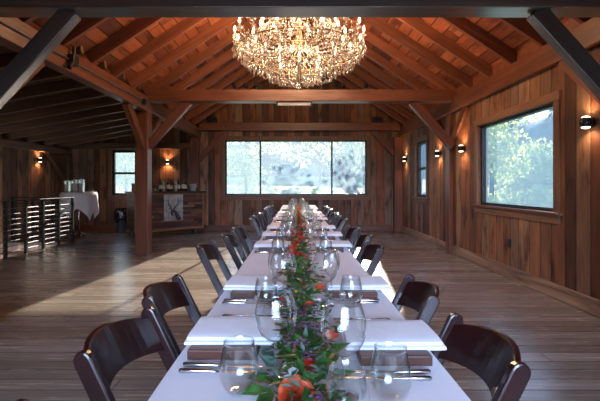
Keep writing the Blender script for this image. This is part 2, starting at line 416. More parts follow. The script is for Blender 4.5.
# roof
def slab(name, x0, z0, x1, z1, t, mat):
    m = MB(); n = Vector((-(z1-z0), 0, x1-x0)).normalized()*t
    if n.z < 0: n = -n
    pts = [(x0, z0), (x1, z1), (x1+n.x, z1+n.z), (x0+n.x, z0+n.z)]
    m.prism(pts, YB-YF+.6, (0, (YB+YF)/2, 0)); return struct(m.build(name, mat))
rv = RD/math.cos(math.atan(SL))
slab('ceiling_right', PX+.35, roofz(PX+.35)+rv, XC, roofz(XC)+rv, .05, M['deck'])
slab('ceiling_left', PXL-.35, roofz(PXL-.35)+rv, XC, roofz(XC)+rv, .05, M['deck'])
LZ, LS = 2.90, .18
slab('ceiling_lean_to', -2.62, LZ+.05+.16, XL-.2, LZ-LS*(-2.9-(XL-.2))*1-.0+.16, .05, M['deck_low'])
m = MB(); m.b2(XR-.02, XR+.16, YF-.15, YB+.15, PZ1+.02, PZ1+.35); struct(m.build('trim_1', M['beam']))

# rafters
ys = [4.61-.655*k for k in range(6, 0, -1)] + [4.61+.655*k for k in range(0, 10)]
ys = [y for y in ys if 1.2 < y < 11.1]
for i, y in enumerate(ys):
    for side, x0 in (('right', PX+.08), ('left', PXL-.06)):
        z0 = roofz(x0)+RD/2/math.cos(math.atan(SL)); z1 = roofz(XC)+RD/2/math.cos(math.atan(SL))
        e = XC+(.02 if side == 'right' else -.02)
        o = beam('rafter', (x0, y, z0), (e, y, z1), .052, RD, M['rafter'], side=(0, 1, 0), bevel=.003)
        tag(o, f'reddish wooden rafter on the {side} slope of the main roof, {ORD[i]} from the near end', 'rafter', f'rafters of the {side} main roof slope')
yl = [3.2+.62*k for k in range(13)]
for i, y in enumerate(yl):
    if y > 11.1: continue
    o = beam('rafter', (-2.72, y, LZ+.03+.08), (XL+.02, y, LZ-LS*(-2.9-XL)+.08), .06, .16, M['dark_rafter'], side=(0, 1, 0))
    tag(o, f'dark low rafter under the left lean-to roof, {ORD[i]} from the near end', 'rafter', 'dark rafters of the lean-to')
# tie beams
def tieb(y0, y1, word, where, z0=2.79, z1=3.0):
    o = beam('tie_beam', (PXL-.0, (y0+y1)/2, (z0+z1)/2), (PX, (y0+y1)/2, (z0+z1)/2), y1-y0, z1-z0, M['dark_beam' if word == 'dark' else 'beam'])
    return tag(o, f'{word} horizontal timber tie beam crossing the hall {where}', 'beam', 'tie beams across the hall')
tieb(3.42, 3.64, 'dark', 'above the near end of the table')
tieb(7.20, 7.42, 'red brown', 'behind the chandelier')
tieb(10.95, 11.19, 'shadowed', 'flat against the back wall')
# plates
o = beam('plate_beam', (PX+.04, YF, (PZ0+PZ1)/2), (PX+.04, YB, (PZ0+PZ1)/2), .08+.0, PZ1-PZ0, M['beam']); tag(o, 'long timber beam running along the top of the right wall', 'beam')
o = beam('plate_beam', (PXL-.08, YF, (PZ0+PZ1)/2), (PXL-.08, YB, (PZ0+PZ1)/2), .16, PZ1-PZ0, M['beam']); tag(o, 'long timber beam carried by the left posts, conduit on its face', 'beam')
o = beam('plate_beam', (XL+.08, YF, 2.2), (XL+.08, YB, 2.2), .16, .16, M['dark_rafter']); tag(o, 'dark timber beam along the top of the far left wall', 'beam')
o = beam('header_beam', (XL+.16, YB-.08, 2.37), (PXL-.25, YB-.08, 2.37), .15, .16, M['dark_rafter']); tag(o, 'dark header beam above the left back window', 'beam')
# posts
def post(x0, x1, y0, y1, z1, label, mat='beam'):
    o = MB().box((0, 0, 0), (z1, y1-y0, x1-x0)).build('timber_post', M[mat], bevel=.008)
    o.matrix_world = Matrix.Translation(((x0+x1)/2, (y0+y1)/2, z1/2)) @ Matrix.Rotation(-PI/2, 4, 'Y')
    return tag(o, label, 'post', 'timber posts')
post(-2.91, -2.69, 7.20, 7.42, PZ0, 'free standing timber post in front of the bar')
post(PX+.005, XR, 7.42, 7.62, PZ0, 'timber post against the right wall between two sconces')
post(-2.91, -2.69, 3.38, 3.59, PZ0, 'timber post carrying the left end of the dark near tie beam')
post(PX+.005, XR, 3.42, 3.62, PZ0, 'timber post carrying the right end of the dark near tie beam')
post(-2.93, -2.71, 10.97, 11.19, PZ0, 'timber post on the back wall right of the bar')
post(2.68, XR, 10.97, 11.19, PZ0, 'timber post in the right corner of the back wall')
post(XL+.0, XL+.2, 10.95, 11.12, 2.1, 'dark timber post in the far left corner', 'dark_rafter')
# braces
def brace(p0, p1, label, w=.10, h=.15, side=None, mat='beam'):
    o = beam('knee_brace', p0, p1, w, h, M[mat], side=side); return tag(o, label, 'brace', 'knee braces')
for y, wrd in ((3.53, 'near tie beam'), (7.31, 'middle tie beam'), (11.08, 'back wall tie beam')):
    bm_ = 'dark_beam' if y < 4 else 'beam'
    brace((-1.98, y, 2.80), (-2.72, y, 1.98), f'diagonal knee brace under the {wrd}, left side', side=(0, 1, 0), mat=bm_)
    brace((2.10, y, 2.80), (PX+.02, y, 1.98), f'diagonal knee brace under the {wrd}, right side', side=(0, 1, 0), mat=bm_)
for x, wd, s in ((-2.79, .10, 'left'), (2.865, .06, 'right')):
    for yp, wrd in ((3.53, 'near'), (7.31 if s == 'left' else 7.52, 'middle')):
        brace((x, yp-.78, 2.63), (x, yp-.04, 1.96), f'knee brace leaning toward the camera from the {wrd} {s} post', w=wd, side=(1, 0, 0))
        brace((x, yp+.78, 2.63), (x, yp+.04, 1.96), f'knee brace leaning toward the back wall from the {wrd} {s} post', w=wd, side=(1, 0, 0))
brace((XL+.1, 10.2, 2.13), (XL+.1, 10.95, 1.45), 'dark knee brace in the far left corner', side=(1, 0, 0), mat='dark_rafter')
# baseboards
o = beam('baseboard_right', (XR-.012, YF, .085), (XR-.012, 7.42, .085), .024, .17, M['base']); struct(o)
o = beam('baseboard_right', (XR-.012, 7.62, .085), (XR-.012, YB-.24, .085), .024, .17, M['base']); struct(o)
o = beam('baseboard_back', (-2.7, YB-.012, .085), (2.66, YB-.012, .085), .024, .17, M['beam']); struct(o)
o = beam('baseboard_back', (XL+.2, YB-.012, .085), (-2.95, YB-.012, .085), .024, .17, M['beam']); struct(o)

# ------------------------------------------------------------------ windows
def window(n, axis, pos, inn, u0, u1, z0, z1, vs=(), hs=(), screen=True, fr=.045, tw=.10, depth=.15):
    """pos: room-side face of the wall; inn: direction from wall into room (+1/-1) on its axis"""
    def put(mb, a, b, c, d, n0, n1):     # n0,n1 distance into the room
        p, q = pos+inn*n0, pos+inn*n1; p, q = min(p, q), max(p, q)
        if axis == 'X': mb.b2(a, b, p, q, c, d)
        else: mb.b2(p, q, a, b, c, d)
    k0, k1 = -.11, -.04
    m = MB()
    put(m, u0, u0+fr, z0, z1, k0, k1); put(m, u1-fr, u1, z0, z1, k0, k1); put(m, u0+fr, u1-fr, z0, z0+fr, k0, k1); put(m, u0+fr, u1-fr, z1-fr, z1, k0, k1)
    for v in vs: put(m, v-fr/2, v+fr/2, z0+fr, z1-fr, k0, k1)
    for h in hs: put(m, u0+fr, u1-fr, h-fr/2, h+fr/2, k0, k1)
    root = struct(m.build(f'window_{n}', M['black']))
    m = MB(); put(m, u0+fr, u1-fr, z0+fr, z1-fr, -.080, -.074); struct(m.build('pane', M['pane'], root))
    if screen:
        m = MB()
        a, b = u0+fr, u1-fr; p = pos-inn*.105
        if axis == 'X': m.quad((a, p, z0+fr), (b, p, z0+fr), (b, p, z1-fr), (a, p, z1-fr))
        else: m.quad((p, a, z0+fr), (p, b, z0+fr), (p, b, z1-fr), (p, a, z1-fr))
        struct(m.build('insect_screen', M['screen' if axis == 'X' else 'screen_side'], root, fix=False))
    # reveal and casing, each board its own piece so the grain runs with it
    def brd(nm, ua, ub, za, zb, n0, n1):
        pm = pos+inn*(n0+n1)/2; th = abs(n1-n0)
        horiz = (ub-ua) > (zb-za)
        um, zm = (ua+ub)/2, (za+zb)/2
        def P(u, z): return (u, pm, z) if axis == 'X' else (pm, u, z)
        sd = (0, 1, 0) if axis == 'X' else (1, 0, 0)
        if horiz: o = beam(nm, P(ua, zm), P(ub, zm), th, zb-za, M['trim'], root, bevel=.003, side=sd)
        else: o = beam(nm, P(um, za), P(um, zb), th, ub-ua, M['trim'], root, bevel=.003, side=sd)
        struct(o)
    brd('casing', u0-tw, u0, z0, z1, 0.001, .022); brd('casing', u1, u1+tw, z0, z1, 0.001, .022)
    brd('casing', u0-tw-.01, u1+tw+.01, z1, z1+tw, 0.001, .03); brd('casing', u0-tw, u1+tw, z0-tw-.03, z0-.03, 0.001, .02)
    brd('sill', u0-tw-.03, u1+tw+.03, z0-.03, z0, -.03, .055)
    return root
window(1, 'X', YB, -1, *WB, vs=(-1.03, .98))
window(2, 'X', YB, -1, *WL, hs=(1.62,), fr=.06)
window(3, 'Y', XR, -1, *WR, fr=.04)
window(4, 'Y', XR, -1, *WS, hs=(1.67,), fr=.06)
window(5, 'Y', XR, -1, *WN, fr=.04)
window(6, 'X', YF, 1, -1.9, 2.5, .45, 2.8, vs=(-.8, .3, 1.4), screen=False)

# ------------------------------------------------------------------ wall fittings
def sconce(loc, rz, label):
    t = thing('wall_sconce', label, 'wall lamp', loc, rz, 'up and down wall sconces')   # local -X... faces +X out of the wall
    rot = Matrix.Rotation(PI/2, 3, 'Y')
    MB().lathe([(.045, 0), (.05, .004), (.05, .016), (.045, .02)], n=20, cap0=True, cap1=True, mat=rot).build('back_plate', M['blackmetal'], t, smooth=False)
    # drum shade lying crosswise: open above and below
    m = MB(); n = 16
    pr = [(.02+.11*math.sin(PI*k/n)**.8*1.0, -.075+.15*k/n) for k in range(n+1)]
    sh = MB()
    for s in (-1, 1):                       # two half domes joined at the middle
        sh.lathe([(.060, 0), (.058, .012), (.052, .03), (.042, .045)], (.062, 0, 0), n=18, mat=Matrix.Diagonal((1, 1, s)))
    sh.lathe([(.060, -.003), (.060, .003)], (.062, 0, 0), n=18, cap0=True, cap1=True)
    sh.build('shade', M['blackmetal'], t, smooth=True)
    for s in (-1, 1):
        MB().lathe([(.040, s*.046), (.034, s*.054), (.015, s*.062)], (.062, 0, 0), n=16, cap1=True).build('lens', M['sconce_light'], t, smooth=True)
        l = bpy.data.lights.new('sconce_bulb', 'SPOT'); l.energy = 7; l.color = (1, .55, .27); l.spot_size = 2.4; l.spot_blend = .8; l.shadow_soft_size = .03
        o = bpy.data.objects.new('bulb_light', l); COL.objects.link(o); o.parent = t; o.location = (.085, 0, s*.065)
        o.rotation_euler = Vector((-.35, 0, s)).to_track_quat('-Z', 'Y').to_euler()
sconce((XR, 10.6, 1.97), PI, 'black up-down sconce on the right wall nearest the back corner')
sconce((XR, 8.10, 1.92), PI, 'black up-down sconce on the right wall beside the small window')
sconce((XR, 6.92, 1.91), PI, 'black up-down sconce between the right wall post and picture window')
sconce((XR, 3.93, 1.885), PI, 'black up-down sconce right of the large picture window, nearest the camera')
sconce((-3.61, YB, 1.93), -PI/2, 'black up-down sconce on the back wall above the bar')
sconce((XL, 9.95, 1.91), 0, 'black up-down sconce on the dark far left wall')

def outlet(loc, axis, label):
    d = (.07, .01, .115) if axis == 'X' else (.01, .07, .115)
    t = thing('wall_outlet', label, 'outlet', loc, 0, 'wall outlets')
    MB().box((0, 0, 0), d).build('cover_plate', M['blackmetal'], t, bevel=.003)
    for z in (-.025, .025):
        e = (.034, .012, .03) if axis == 'X' else (.012, .034, .03)
        MB().box((0, 0, z), e).build('socket', M['black'], t)
outlet((-1.26, YB-.006, .50), 'X', 'dark outlet on the back wall left of the table row')
outlet((1.43, YB-.006, .50), 'X', 'dark outlet on the back wall right of the table row')
outlet((XR-.006, 9.5, .50), 'Y', 'dark outlet under the small right window')
outlet((XR-.006, 5.45, .48), 'Y', 'dark outlet under the large right picture window')

# conduit on the left plate
t = thing('conduit', 'grey conduit with black junction box along the left timber beam', 'conduit', (PXL, 0, 2.74))
MB().tube([(.015, 1.5, 0), (.015, 7.0, 0)], .012).build('pipe', M['rail'], t, smooth=True)
j = MB(); j.box((.04, 4.72, 0), (.08, .12, .12)); j.tube([(.05, 4.72, .05), (.05, 4.72, .16)], .02); j.tube([(.05, 4.66, -.05), (.06, 4.60, -.12)], .03); j.build('junction_box', M['blackmetal'], t, bevel=.008)
j = MB(); j.box((.035, 6.95, -.02), (.07, .1, .1)); j.build('junction_box', M['blackmetal'], t, bevel=.008)
# spotlights on the middle tie beam
for i, (px, lab) in enumerate(((234, 'black spotlight on the middle tie beam, leftmost of five'), (246, 'black spotlight on the middle tie beam, second from left'), (256, 'black spotlight on the middle tie beam, left of the chandelier tip'),
               (343, 'black spotlight on the middle tie beam, right of the chandelier tip'), (366, 'black spotlight on the middle tie beam, rightmost of five'))):
    t = thing('spotlight', lab, 'spotlight', ((px-297)*7.31/400, 7.31, 3.0), R.uniform(-.5, .5), 'spotlights on the middle tie beam')
    MB().tube([(0, 0, 0), (0, 0, .05)], .018).build('stem', M['blackmetal'], t)
    MB().lathe([(.03, -.05), (.036, -.04), (.036, .05), (.028, .06)], (0, 0, .085), n=14, cap0=True, cap1=True, mat=Matrix.Rotation(1.1, 3, 'X')).build('lamp_head', M['blackmetal'], t, smooth=True)
# projector screen case under the middle tie
t = thing('screen_case', 'white roll-up screen case under the middle tie beam', 'screen', (-.05, 7.31, 2.79))
MB().box((0, 0, -.03), (.60, .09, .055)).build('case', M['white'], t, bevel=.012)
for s in (-1, 1): MB().box((s*.31, 0, -.03), (.02, .1, .06)).build('end_cap', M['blackmetal'], t)
for px, s in ((211, 'left'), (378, 'right')):
    x = (px-297)*10.9/400
    t = thing('speaker', f'small black loudspeaker on top of the back wall beam, {s} side', 'speaker', (x, 11.03, 3.0), 0, 'loudspeakers on the back beam')
    MB().box((0, 0, .075), (.26, .2, .15)).build('cabinet', M['blackmetal'], t, bevel=.01)
    MB().box((0, -.102, .075), (.23, .006, .125)).build('grille', M['black'], t)

# ------------------------------------------------------------------ table row
TX0, TX1, TZ = -.355, .415, .76
TC = (TX0+TX1)/2
tw_ = ['nearest', 'second', 'third', 'farthest']
for i in range(4):
    y0 = -.05+2.45*i; yc = y0+1.22
    t = thing('banquet_table', f'long folding banquet table under the white cloth, {tw_[i]} from the camera', 'table', (TC, yc, 0), 0, 'banquet tables end to end')
    MB().box((0, 0, .735), (.74, 2.42, .035)).build('tabletop', M['white'], t, bevel=.01)
    for sy in (-1, 1):
        for sx in (-1, 1):
            MB().tube([(sx*.27, sy*.95, .717), (sx*.27, sy*.98, 0)], .014).build('leg', M['blackmetal'], t, smooth=True)
        MB().tube([(-.27, sy*.965, .3), (.27, sy*.965, .3)], .01).build('stretcher', M['blackmetal'], t, smooth=True)
# cloth
m = MB(); prof = []
def clothprof(y):
    hw = (TX1-TX0)/2; pr = []
    dr = [.18, .14, .10, .05, .015]
    ph = y*7.5
    for k, d in enumerate(dr):
        a = d/.18*.7; pr.append((-hw-.004-.014*a*(math.sin(ph)+.4*math.sin(ph*2.3+1)) , -d))
    pr.append((-hw+.012, -.001)); n = 14
    for k in range(1, n): pr.append((-hw+2*hw*k/n, .0012*noise.noise(Vector((k*.5, y*2.2, 0)))))
    pr.append((hw-.012, -.001))
    for d in dr[::-1]:
        a = d/.18*.7; pr.append((hw+.004+.014*a*(math.sin(ph+2)+.4*math.sin(ph*1.9)), -d))
    return pr
rows = []; Y0c, Y1c = -.06, 9.76; ny = 200
for j in range(ny+1):
    y = Y0c+(Y1c-Y0c)*j/ny
    rows.append([m.bm.verts.new((TC+x, y, TZ-.002+z)) for x, z in clothprof(y)])
for a, b in zip(rows, rows[1:]):
    for k in range(len(a)-1): m.bm.faces.new((a[k], a[k+1], b[k+1], b[k]))
for row, s in ((rows[0], -1), (rows[-1], 1)):      # end drops
    top = row[5:-5]; prev = top
    for d in (.05, .11, .18):
        cur = [m.bm.verts.new((v.co.x, v.co.y+s*(.008+.012*abs(math.sin(i*.9))*d/.24), TZ-d)) for i, v in enumerate(top)]
        for k in range(len(cur)-1): m.bm.faces.new((prev[k], prev[k+1], cur[k+1], cur[k]))
        prev = cur
o = m.build('tablecloth', M['cloth'], smooth=True); tag(o, 'white cloth covering the long row of dining tables', 'tablecloth')

# ------------------------------------------------------------------ chairs
def make_chair():
    t = thing('folding_chair', 'x', 'chair', (0, 0, 0), 0, 'folding chairs along the table')
    def slat(nm, a, b, y, w, th, roundtop=True):
        a, b = Vector(a), Vector(b); d = b-a; ln = d.length; n = 8
        poly = []
        for k in range(n+1):
            an = PI*k/n; poly.append((ln+math.sin(an)*w/2-w*.15, math.cos(an)*w/2))
        poly.append((0, -w/2)); poly.append((0, w/2))
        x = Vector((d.x, 0, d.z)).normalized(); z = Vector((-x.z, 0, x.x))
        mt = Matrix((x, Vector((0, 1, 0)), z)).transposed()
        m = MB(); m.prism(poly, th, (a.x, y, a.z), mat=mt)
        return m.build(nm, M['mahog'], t, bevel=.006)
    for s in (-1, 1):
        slat('back_post', (.195, 0, .0), (-.205, 0, .80), s*.193, .052, .026)
        slat('leg', (-.245, 0, .0), (.17, 0, .41), s*.163, .036, .022)
    # curved top rail
    m = MB(); n = 14; front = []; 
    def rp(k, e, q):
        u = -1+2*k/n; y = u*.181; bul = -.060*(1-u*u); z0 = .668+.014*(1-u*u); z1 = .785+.026*(1-u*u)
        z = z0 if e == 0 else z1; xx = -.205+(.79-z)*.506+bul + (.012 if q else -.008)
        return (xx, y, z)
    g = [[[m.bm.verts.new(rp(k, e, q)) for q in (0, 1)] for e in (0, 1)] for k in range(n+1)]
    for k in range(n):
        a, b = g[k], g[k+1]
        for (p, q) in (((0, 0), (1, 0)), ((1, 0), (1, 1)), ((1, 1), (0, 1)), ((0, 1), (0, 0))):
            m.bm.faces.new((a[p[0]][p[1]], b[p[0]][p[1]], b[q[0]][q[1]], a[q[0]][q[1]]))
    for e in (g[0], g[-1]): m.bm.faces.new((e[0][0], e[1][0], e[1][1], e[0][1]))
    m.build('top_rail', M['mahog'], t, smooth=False, bevel=.004)
    MB().box((.09, 0, .425), (.38, .30, .028)).build('seat', M['mahog'], t, bevel=.008)
    MB().box((.09, 0, .452), (.34, .28, .028)).build('seat_pad', M['pad'], t, bevel=.012)
    MB().tube([(.11, -.2, .17), (.11, .2, .17)], .011).build('stretcher', M['mahog'], t, smooth=True)
    MB().tube([(-.13, -.17, .12), (-.13, .17, .12)], .011).build('stretcher', M['mahog'], t, smooth=True)
    return t
proto = make_chair(); first = True
# Y of centre, X of back top, small turn
LC = [(.63, -.57, 0), (1.25, -.555, -.08), (1.80, -.595, .0), (3.06, -.69, .0), (3.72, -.63, .03), (4.33, -.62, .02), (5.55, -.58, 0), (6.15, -.6, .03), (6.75, -.57, -.02), (7.95, -.58, 0), (8.5, -.6, .02), (9.1, -.58, 0)]
RC = [(.60, .62, 0), (1.195, .553, .02), (1.82, .555, -.04), (3.03, .58, .05), (3.68, .62, .0), (4.30, .60, .04), (5.5, .62, 0), (6.1, .6, -.03), (6.72, .62, .02), (7.9, .62, 0), (8.5, .6, .02), (9.1, .62, 0)]
for side, lst in (('left', LC), ('right', RC)):
    for i, (y, xb, a) in enumerate(lst):
        c = proto if first else copy_tree(proto); first = False
        c.location = (xb+(.2 if side == 'left' else -.2), y, 0); c.rotation_euler = (0, 0, a if side == 'left' else PI+a)
        if i == 0: lab = f'dark mahogany folding chair only just entering the bottom {side} corner'
        else: lab = f'dark mahogany folding chair on the {side} side of the table, {ORD[i]} from the near end'
        tag(c, lab)

# ------------------------------------------------------------------ place settings
def mk_napkin():
    t = thing('folded_napkin', 'x', 'napkin', (0, 0, 0), 0, 'folded white napkins')
    def layer(nm, y0, y1, x0, x1, z, th, droop):
        m = MB(); nx, ny_ = 8, 6; up = []; dn = []
        for j in range(ny_+1):
            ru, rd = [], []
            for i in range(nx+1):
                u, v = i/nx, j/ny_; x = x0+(x1-x0)*u; y = y0+(y1-y0)*v
                dz = -droop*(max(0, .35-v)/.35)**2 - .3*droop*(max(0, v-.8)/.2)**2+.0015*noise.noise(Vector((x*14, y*14, z*50)))
                ru.append(m.bm.verts.new((x, y, z+th+dz))); rd.append(m.bm.verts.new((x, y, z+dz)))
            up.append(ru); dn.append(rd)
        for j in range(ny_):
            for i in range(nx):
                m.bm.faces.new((up[j][i], up[j][i+1], up[j+1][i+1], up[j+1][i])); m.bm.faces.new((dn[j][i], dn[j+1][i], dn[j+1][i+1], dn[j][i+1]))
        for j in range(ny_):
            m.bm.faces.new((up[j][0], up[j+1][0], dn[j+1][0], dn[j][0])); m.bm.faces.new((up[j][nx], dn[j][nx], dn[j+1][nx], up[j+1][nx]))
        for i in range(nx):
            m.bm.faces.new((up[0][i], dn[0][i], dn[0][i+1], up[0][i+1])); m.bm.faces.new((up[ny_][i], up[ny_][i+1], dn[ny_][i+1], dn[ny_][i]))
        return m.build(nm, M['napkin'], t, smooth=True, bevel=.002)
    layer('upper_fold', .0, .185, -.14, .138, .0125, .009, .004)
    layer('lower_fold', -.012, .19, -.145, .145, .001, .009, .003)
    return t
def mk_board():
    o = MB().box((0, 0, .0145), (.20, .15, .028)).build('menu_box', M['board'], bevel=.003)
    return tag(o, 'x', 'menu box', 'brown leather boxes under the napkins')
def mk_knife():
    t = thing('table_knife', 'x', 'knife', (0, 0, 0), 0, 'table knives')
    m = MB(); n = 8
    out_ = [(.0, -.004), (.09, -.008), (.115, -.006), (.125, .002), (.11, .006), (.0, .005)]
    f0 = [m.bm.verts.new((x, y, .0035)) for x, y in out_]; f1 = [m.bm.verts.new((x, y, .002)) for x, y in out_]
    m.bm.faces.new(f0); m.bm.faces.new(f1[::-1])
    for i in range(6): m.bm.faces.new((f0[i], f1[i], f1[(i+1) % 6], f0[(i+1) % 6]))
    m.build('blade', M['steel'], t)
    MB().tube([(-.10, 0, .006), (-.095, 0, .006), (-.05, 0, .0055), (-.005, 0, .004), (.004, 0, .004)], [.004, .0065, .006, .0045, .002]).build('handle', M['steel'], t, smooth=True)
    return t
def mk_fork():
    t = thing('table_fork', 'x', 'fork', (0, 0, 0), 0, 'table forks')
    MB().tube([(-.10, 0, .004), (-.09, 0, .005), (-.03, 0, .005), (.03, 0, .006), (.05, 0, .005)], [.003, .0055, .003, .0025, .004]).build('handle', M['steel'], t, smooth=True)
    m = MB(); m.box((.058, 0, .004), (.022, .022, .002))
    for k in range(4): m.box((.088, -.0093+.0062*k, .005), (.045, .003, .0018))
    m.build('tines', M['steel'], t)
    return t
def mk_wine():
    t = thing('wine_glass', 'x', 'wine glass', (0, 0, 0), 0, 'large wine glasses')
    n = 28
    MB().lathe([(.0042, .092), (.010, .096), (.024, .104), (.040, .118), (.051, .138), (.0555, .158), (.0545, .178), (.049, .200), (.042, .220), (.0375, .235), (.0385, .2355), (.0368, .234)], n=n).build('bowl', M['glass'], t, smooth=True)
    MB().lathe([(.0045, .004), (.0036, .02), (.0034, .05), (.0038, .08), (.006, .094)], n=10).build('stem', M['stemglass'], t, smooth=True)
    MB().lathe([(.038, .0008), (.037, .0022), (.02, .0035), (.0045, .007)], n=n, cap0=True).build('foot', M['stemglass'], t, smooth=True)
    return t
def mk_small_wine():
    t = thing('wine_glass', 'x', 'wine glass', (0, 0, 0), 0, 'slim white wine glasses')
    n = 24
    MB().lathe([(.004, .085), (.012, .09), (.026, .103), (.035, .125), (.038, .145), (.036, .17), (.031, .195), (.028, .205), (.0275, .2045)], n=n).build('bowl', M['glass'], t, smooth=True)
    MB().lathe([(.0045, .004), (.0034, .02), (.0034, .06), (.006, .087)], n=10).build('stem', M['stemglass'], t, smooth=True)
    MB().lathe([(.033, .0008), (.032, .0022), (.018, .0035), (.0045, .007)], n=n, cap0=True).build('foot', M['stemglass'], t, smooth=True)
    return t
def mk_tumbler():
    m = MB(); m.lathe([(.022, .001), (.030, .004), (.041, .022), (.0475, .045), (.0475, .065), (.044, .09), (.038, .115), (.0365, .124), (.0375, .1245), (.0355, .123), (.042, .09), (.0455, .06), (.040, .028), (.028, .011), (.012, .009)], n=28, cap0=True, cap1=True)
    o = m.build('stemless_glass', M['glass'], smooth=True)
    return tag(o, 'x', 'tumbler', 'stemless water glasses')
P = dict(nap=mk_napkin(), board=mk_board(), knife=mk_knife(), fork=mk_fork(), wine=mk_wine(), small=mk_small_wine(), tumb=mk_tumbler())
used = set()
def put(k, x, y, z, rz, label):
    o = copy_tree(P[k]) if k in used else P[k]; used.add(k)
    o.location = (x, y, z); o.rotation_euler = (0, 0, rz); o['label'] = label; return o
TT = TZ+.0015
SETS = [1.22, 1.84, 3.12, 3.80, 4.45, 5.62, 6.24, 6.86, 8.06, 8.65, 9.25]
for side, sg in (('left', -1), ('right', 1)):
    for i, yc in enumerate(SETS):
        w_ = f'{side} side, {ORD[i]} place from the near end'
        xe = TX0 if sg < 0 else TX1
        j = R.uniform(-.012, .012)
        y = yc+j-(.035 if (sg > 0 and i == 0) else 0)
        xm = xe-sg*.15
        bx = xm-sg*(.005 if i else -.0)
        put('board', xm-sg*.01+(-.018 if (sg < 0 and i == 0) else (.02 if i == 0 else 0)), y+.0, TT, R.uniform(-.03, .03), f'flat brown leather menu box under a napkin, {w_}')
        put('nap', xm+sg*(.02 if sg > 0 else -.015), y-.02, TT+.0285, R.uniform(-.04, .04), f'folded white napkin lying on a brown box, {w_}')
        put('knife', xm-sg*.01-(.02 if sg < 0 else 0), y-.115, TT, (0 if sg < 0 else PI)+R.uniform(-.04, .04), f'steel table knife next to the brown box, {w_}')
        put('knife', xm-sg*.02-(.03 if sg < 0 else 0), y-.150, TT, (0 if sg < 0 else PI)+R.uniform(-.04, .04), f'outer steel knife nearer the camera, {w_}')
        put('fork', xm-sg*.01, y+.275, TT, (0 if sg < 0 else PI)+R.uniform(-.04, .04), f'steel fork behind the napkin, {w_}')
        put('fork', xm-sg*.02, y+.305, TT, (0 if sg < 0 else PI)+R.uniform(-.04, .04), f'outer steel fork, farther from the napkin, {w_}')
        xw = (-.055 if sg < 0 else .11); xt = -.14 if sg < 0 else .217; y -= 0 if (i or sg < 0) else .05
        a, b = (R.uniform(-.012, .012), R.uniform(-.012, .012)) if i else (0, 0)
        put('wine', xw+a, y-.18+b, TT, 0, f'large round-bowled wine glass, {w_}')
        put('tumb', xt+b, y-(.20 if i or sg > 0 else .25)+a, TT, 0, f'clear stemless water glass, {w_}')
        if i: put('small', (-.105 if sg < 0 else .15)+b, y-.035+a, TT, 0, f'slim tall wine glass between the larger glasses, {w_}')
put('tumb', .103, .825, TT, 0, 'clear stemless glass at the bottom edge right of the coral rose')

# ------------------------------------------------------------------ flower garland
def rose_mesh(r, mat, seed):
    rr = random.Random(seed); m = MB()
    def petal(a, rad, h, wd, curl, tilt):
        n1, n2 = 4, 4; g = []
        for i in range(n1+1):
            row = []
            for j in range(n2+1):
                u = -1+2*i/n1; v = j/n2
                an = a+u*wd; q = rad*(.45+.55*v**.7)+curl*v*v*(1-.3*u*u)
                z = h*v*(1-.18*u*u) - (curl*.6*v**4)
                row.append(m.bm.verts.new((q*math.cos(an), q*math.sin(an), z)))
            g.append(row)
        for i in range(n1):
            for j in range(n2): m.bm.faces.new((g[i][j], g[i+1][j], g[i+1][j+1], g[i][j+1]))
    for ring, (rad, h, nn, cu) in enumerate(((.18, .95, 3, 0), (.34, 1.0, 4, .03), (.52, .95, 5, .1), (.70, .82, 6, .22), (.85, .62, 7, .35))):
        for k in range(nn): petal(2*PI*k/nn+ring*.6+rr.uniform(-.1, .1), rad*r, h*r*rr.uniform(.9, 1.05), 1.25*PI/nn, cu*r, 0)
    return m
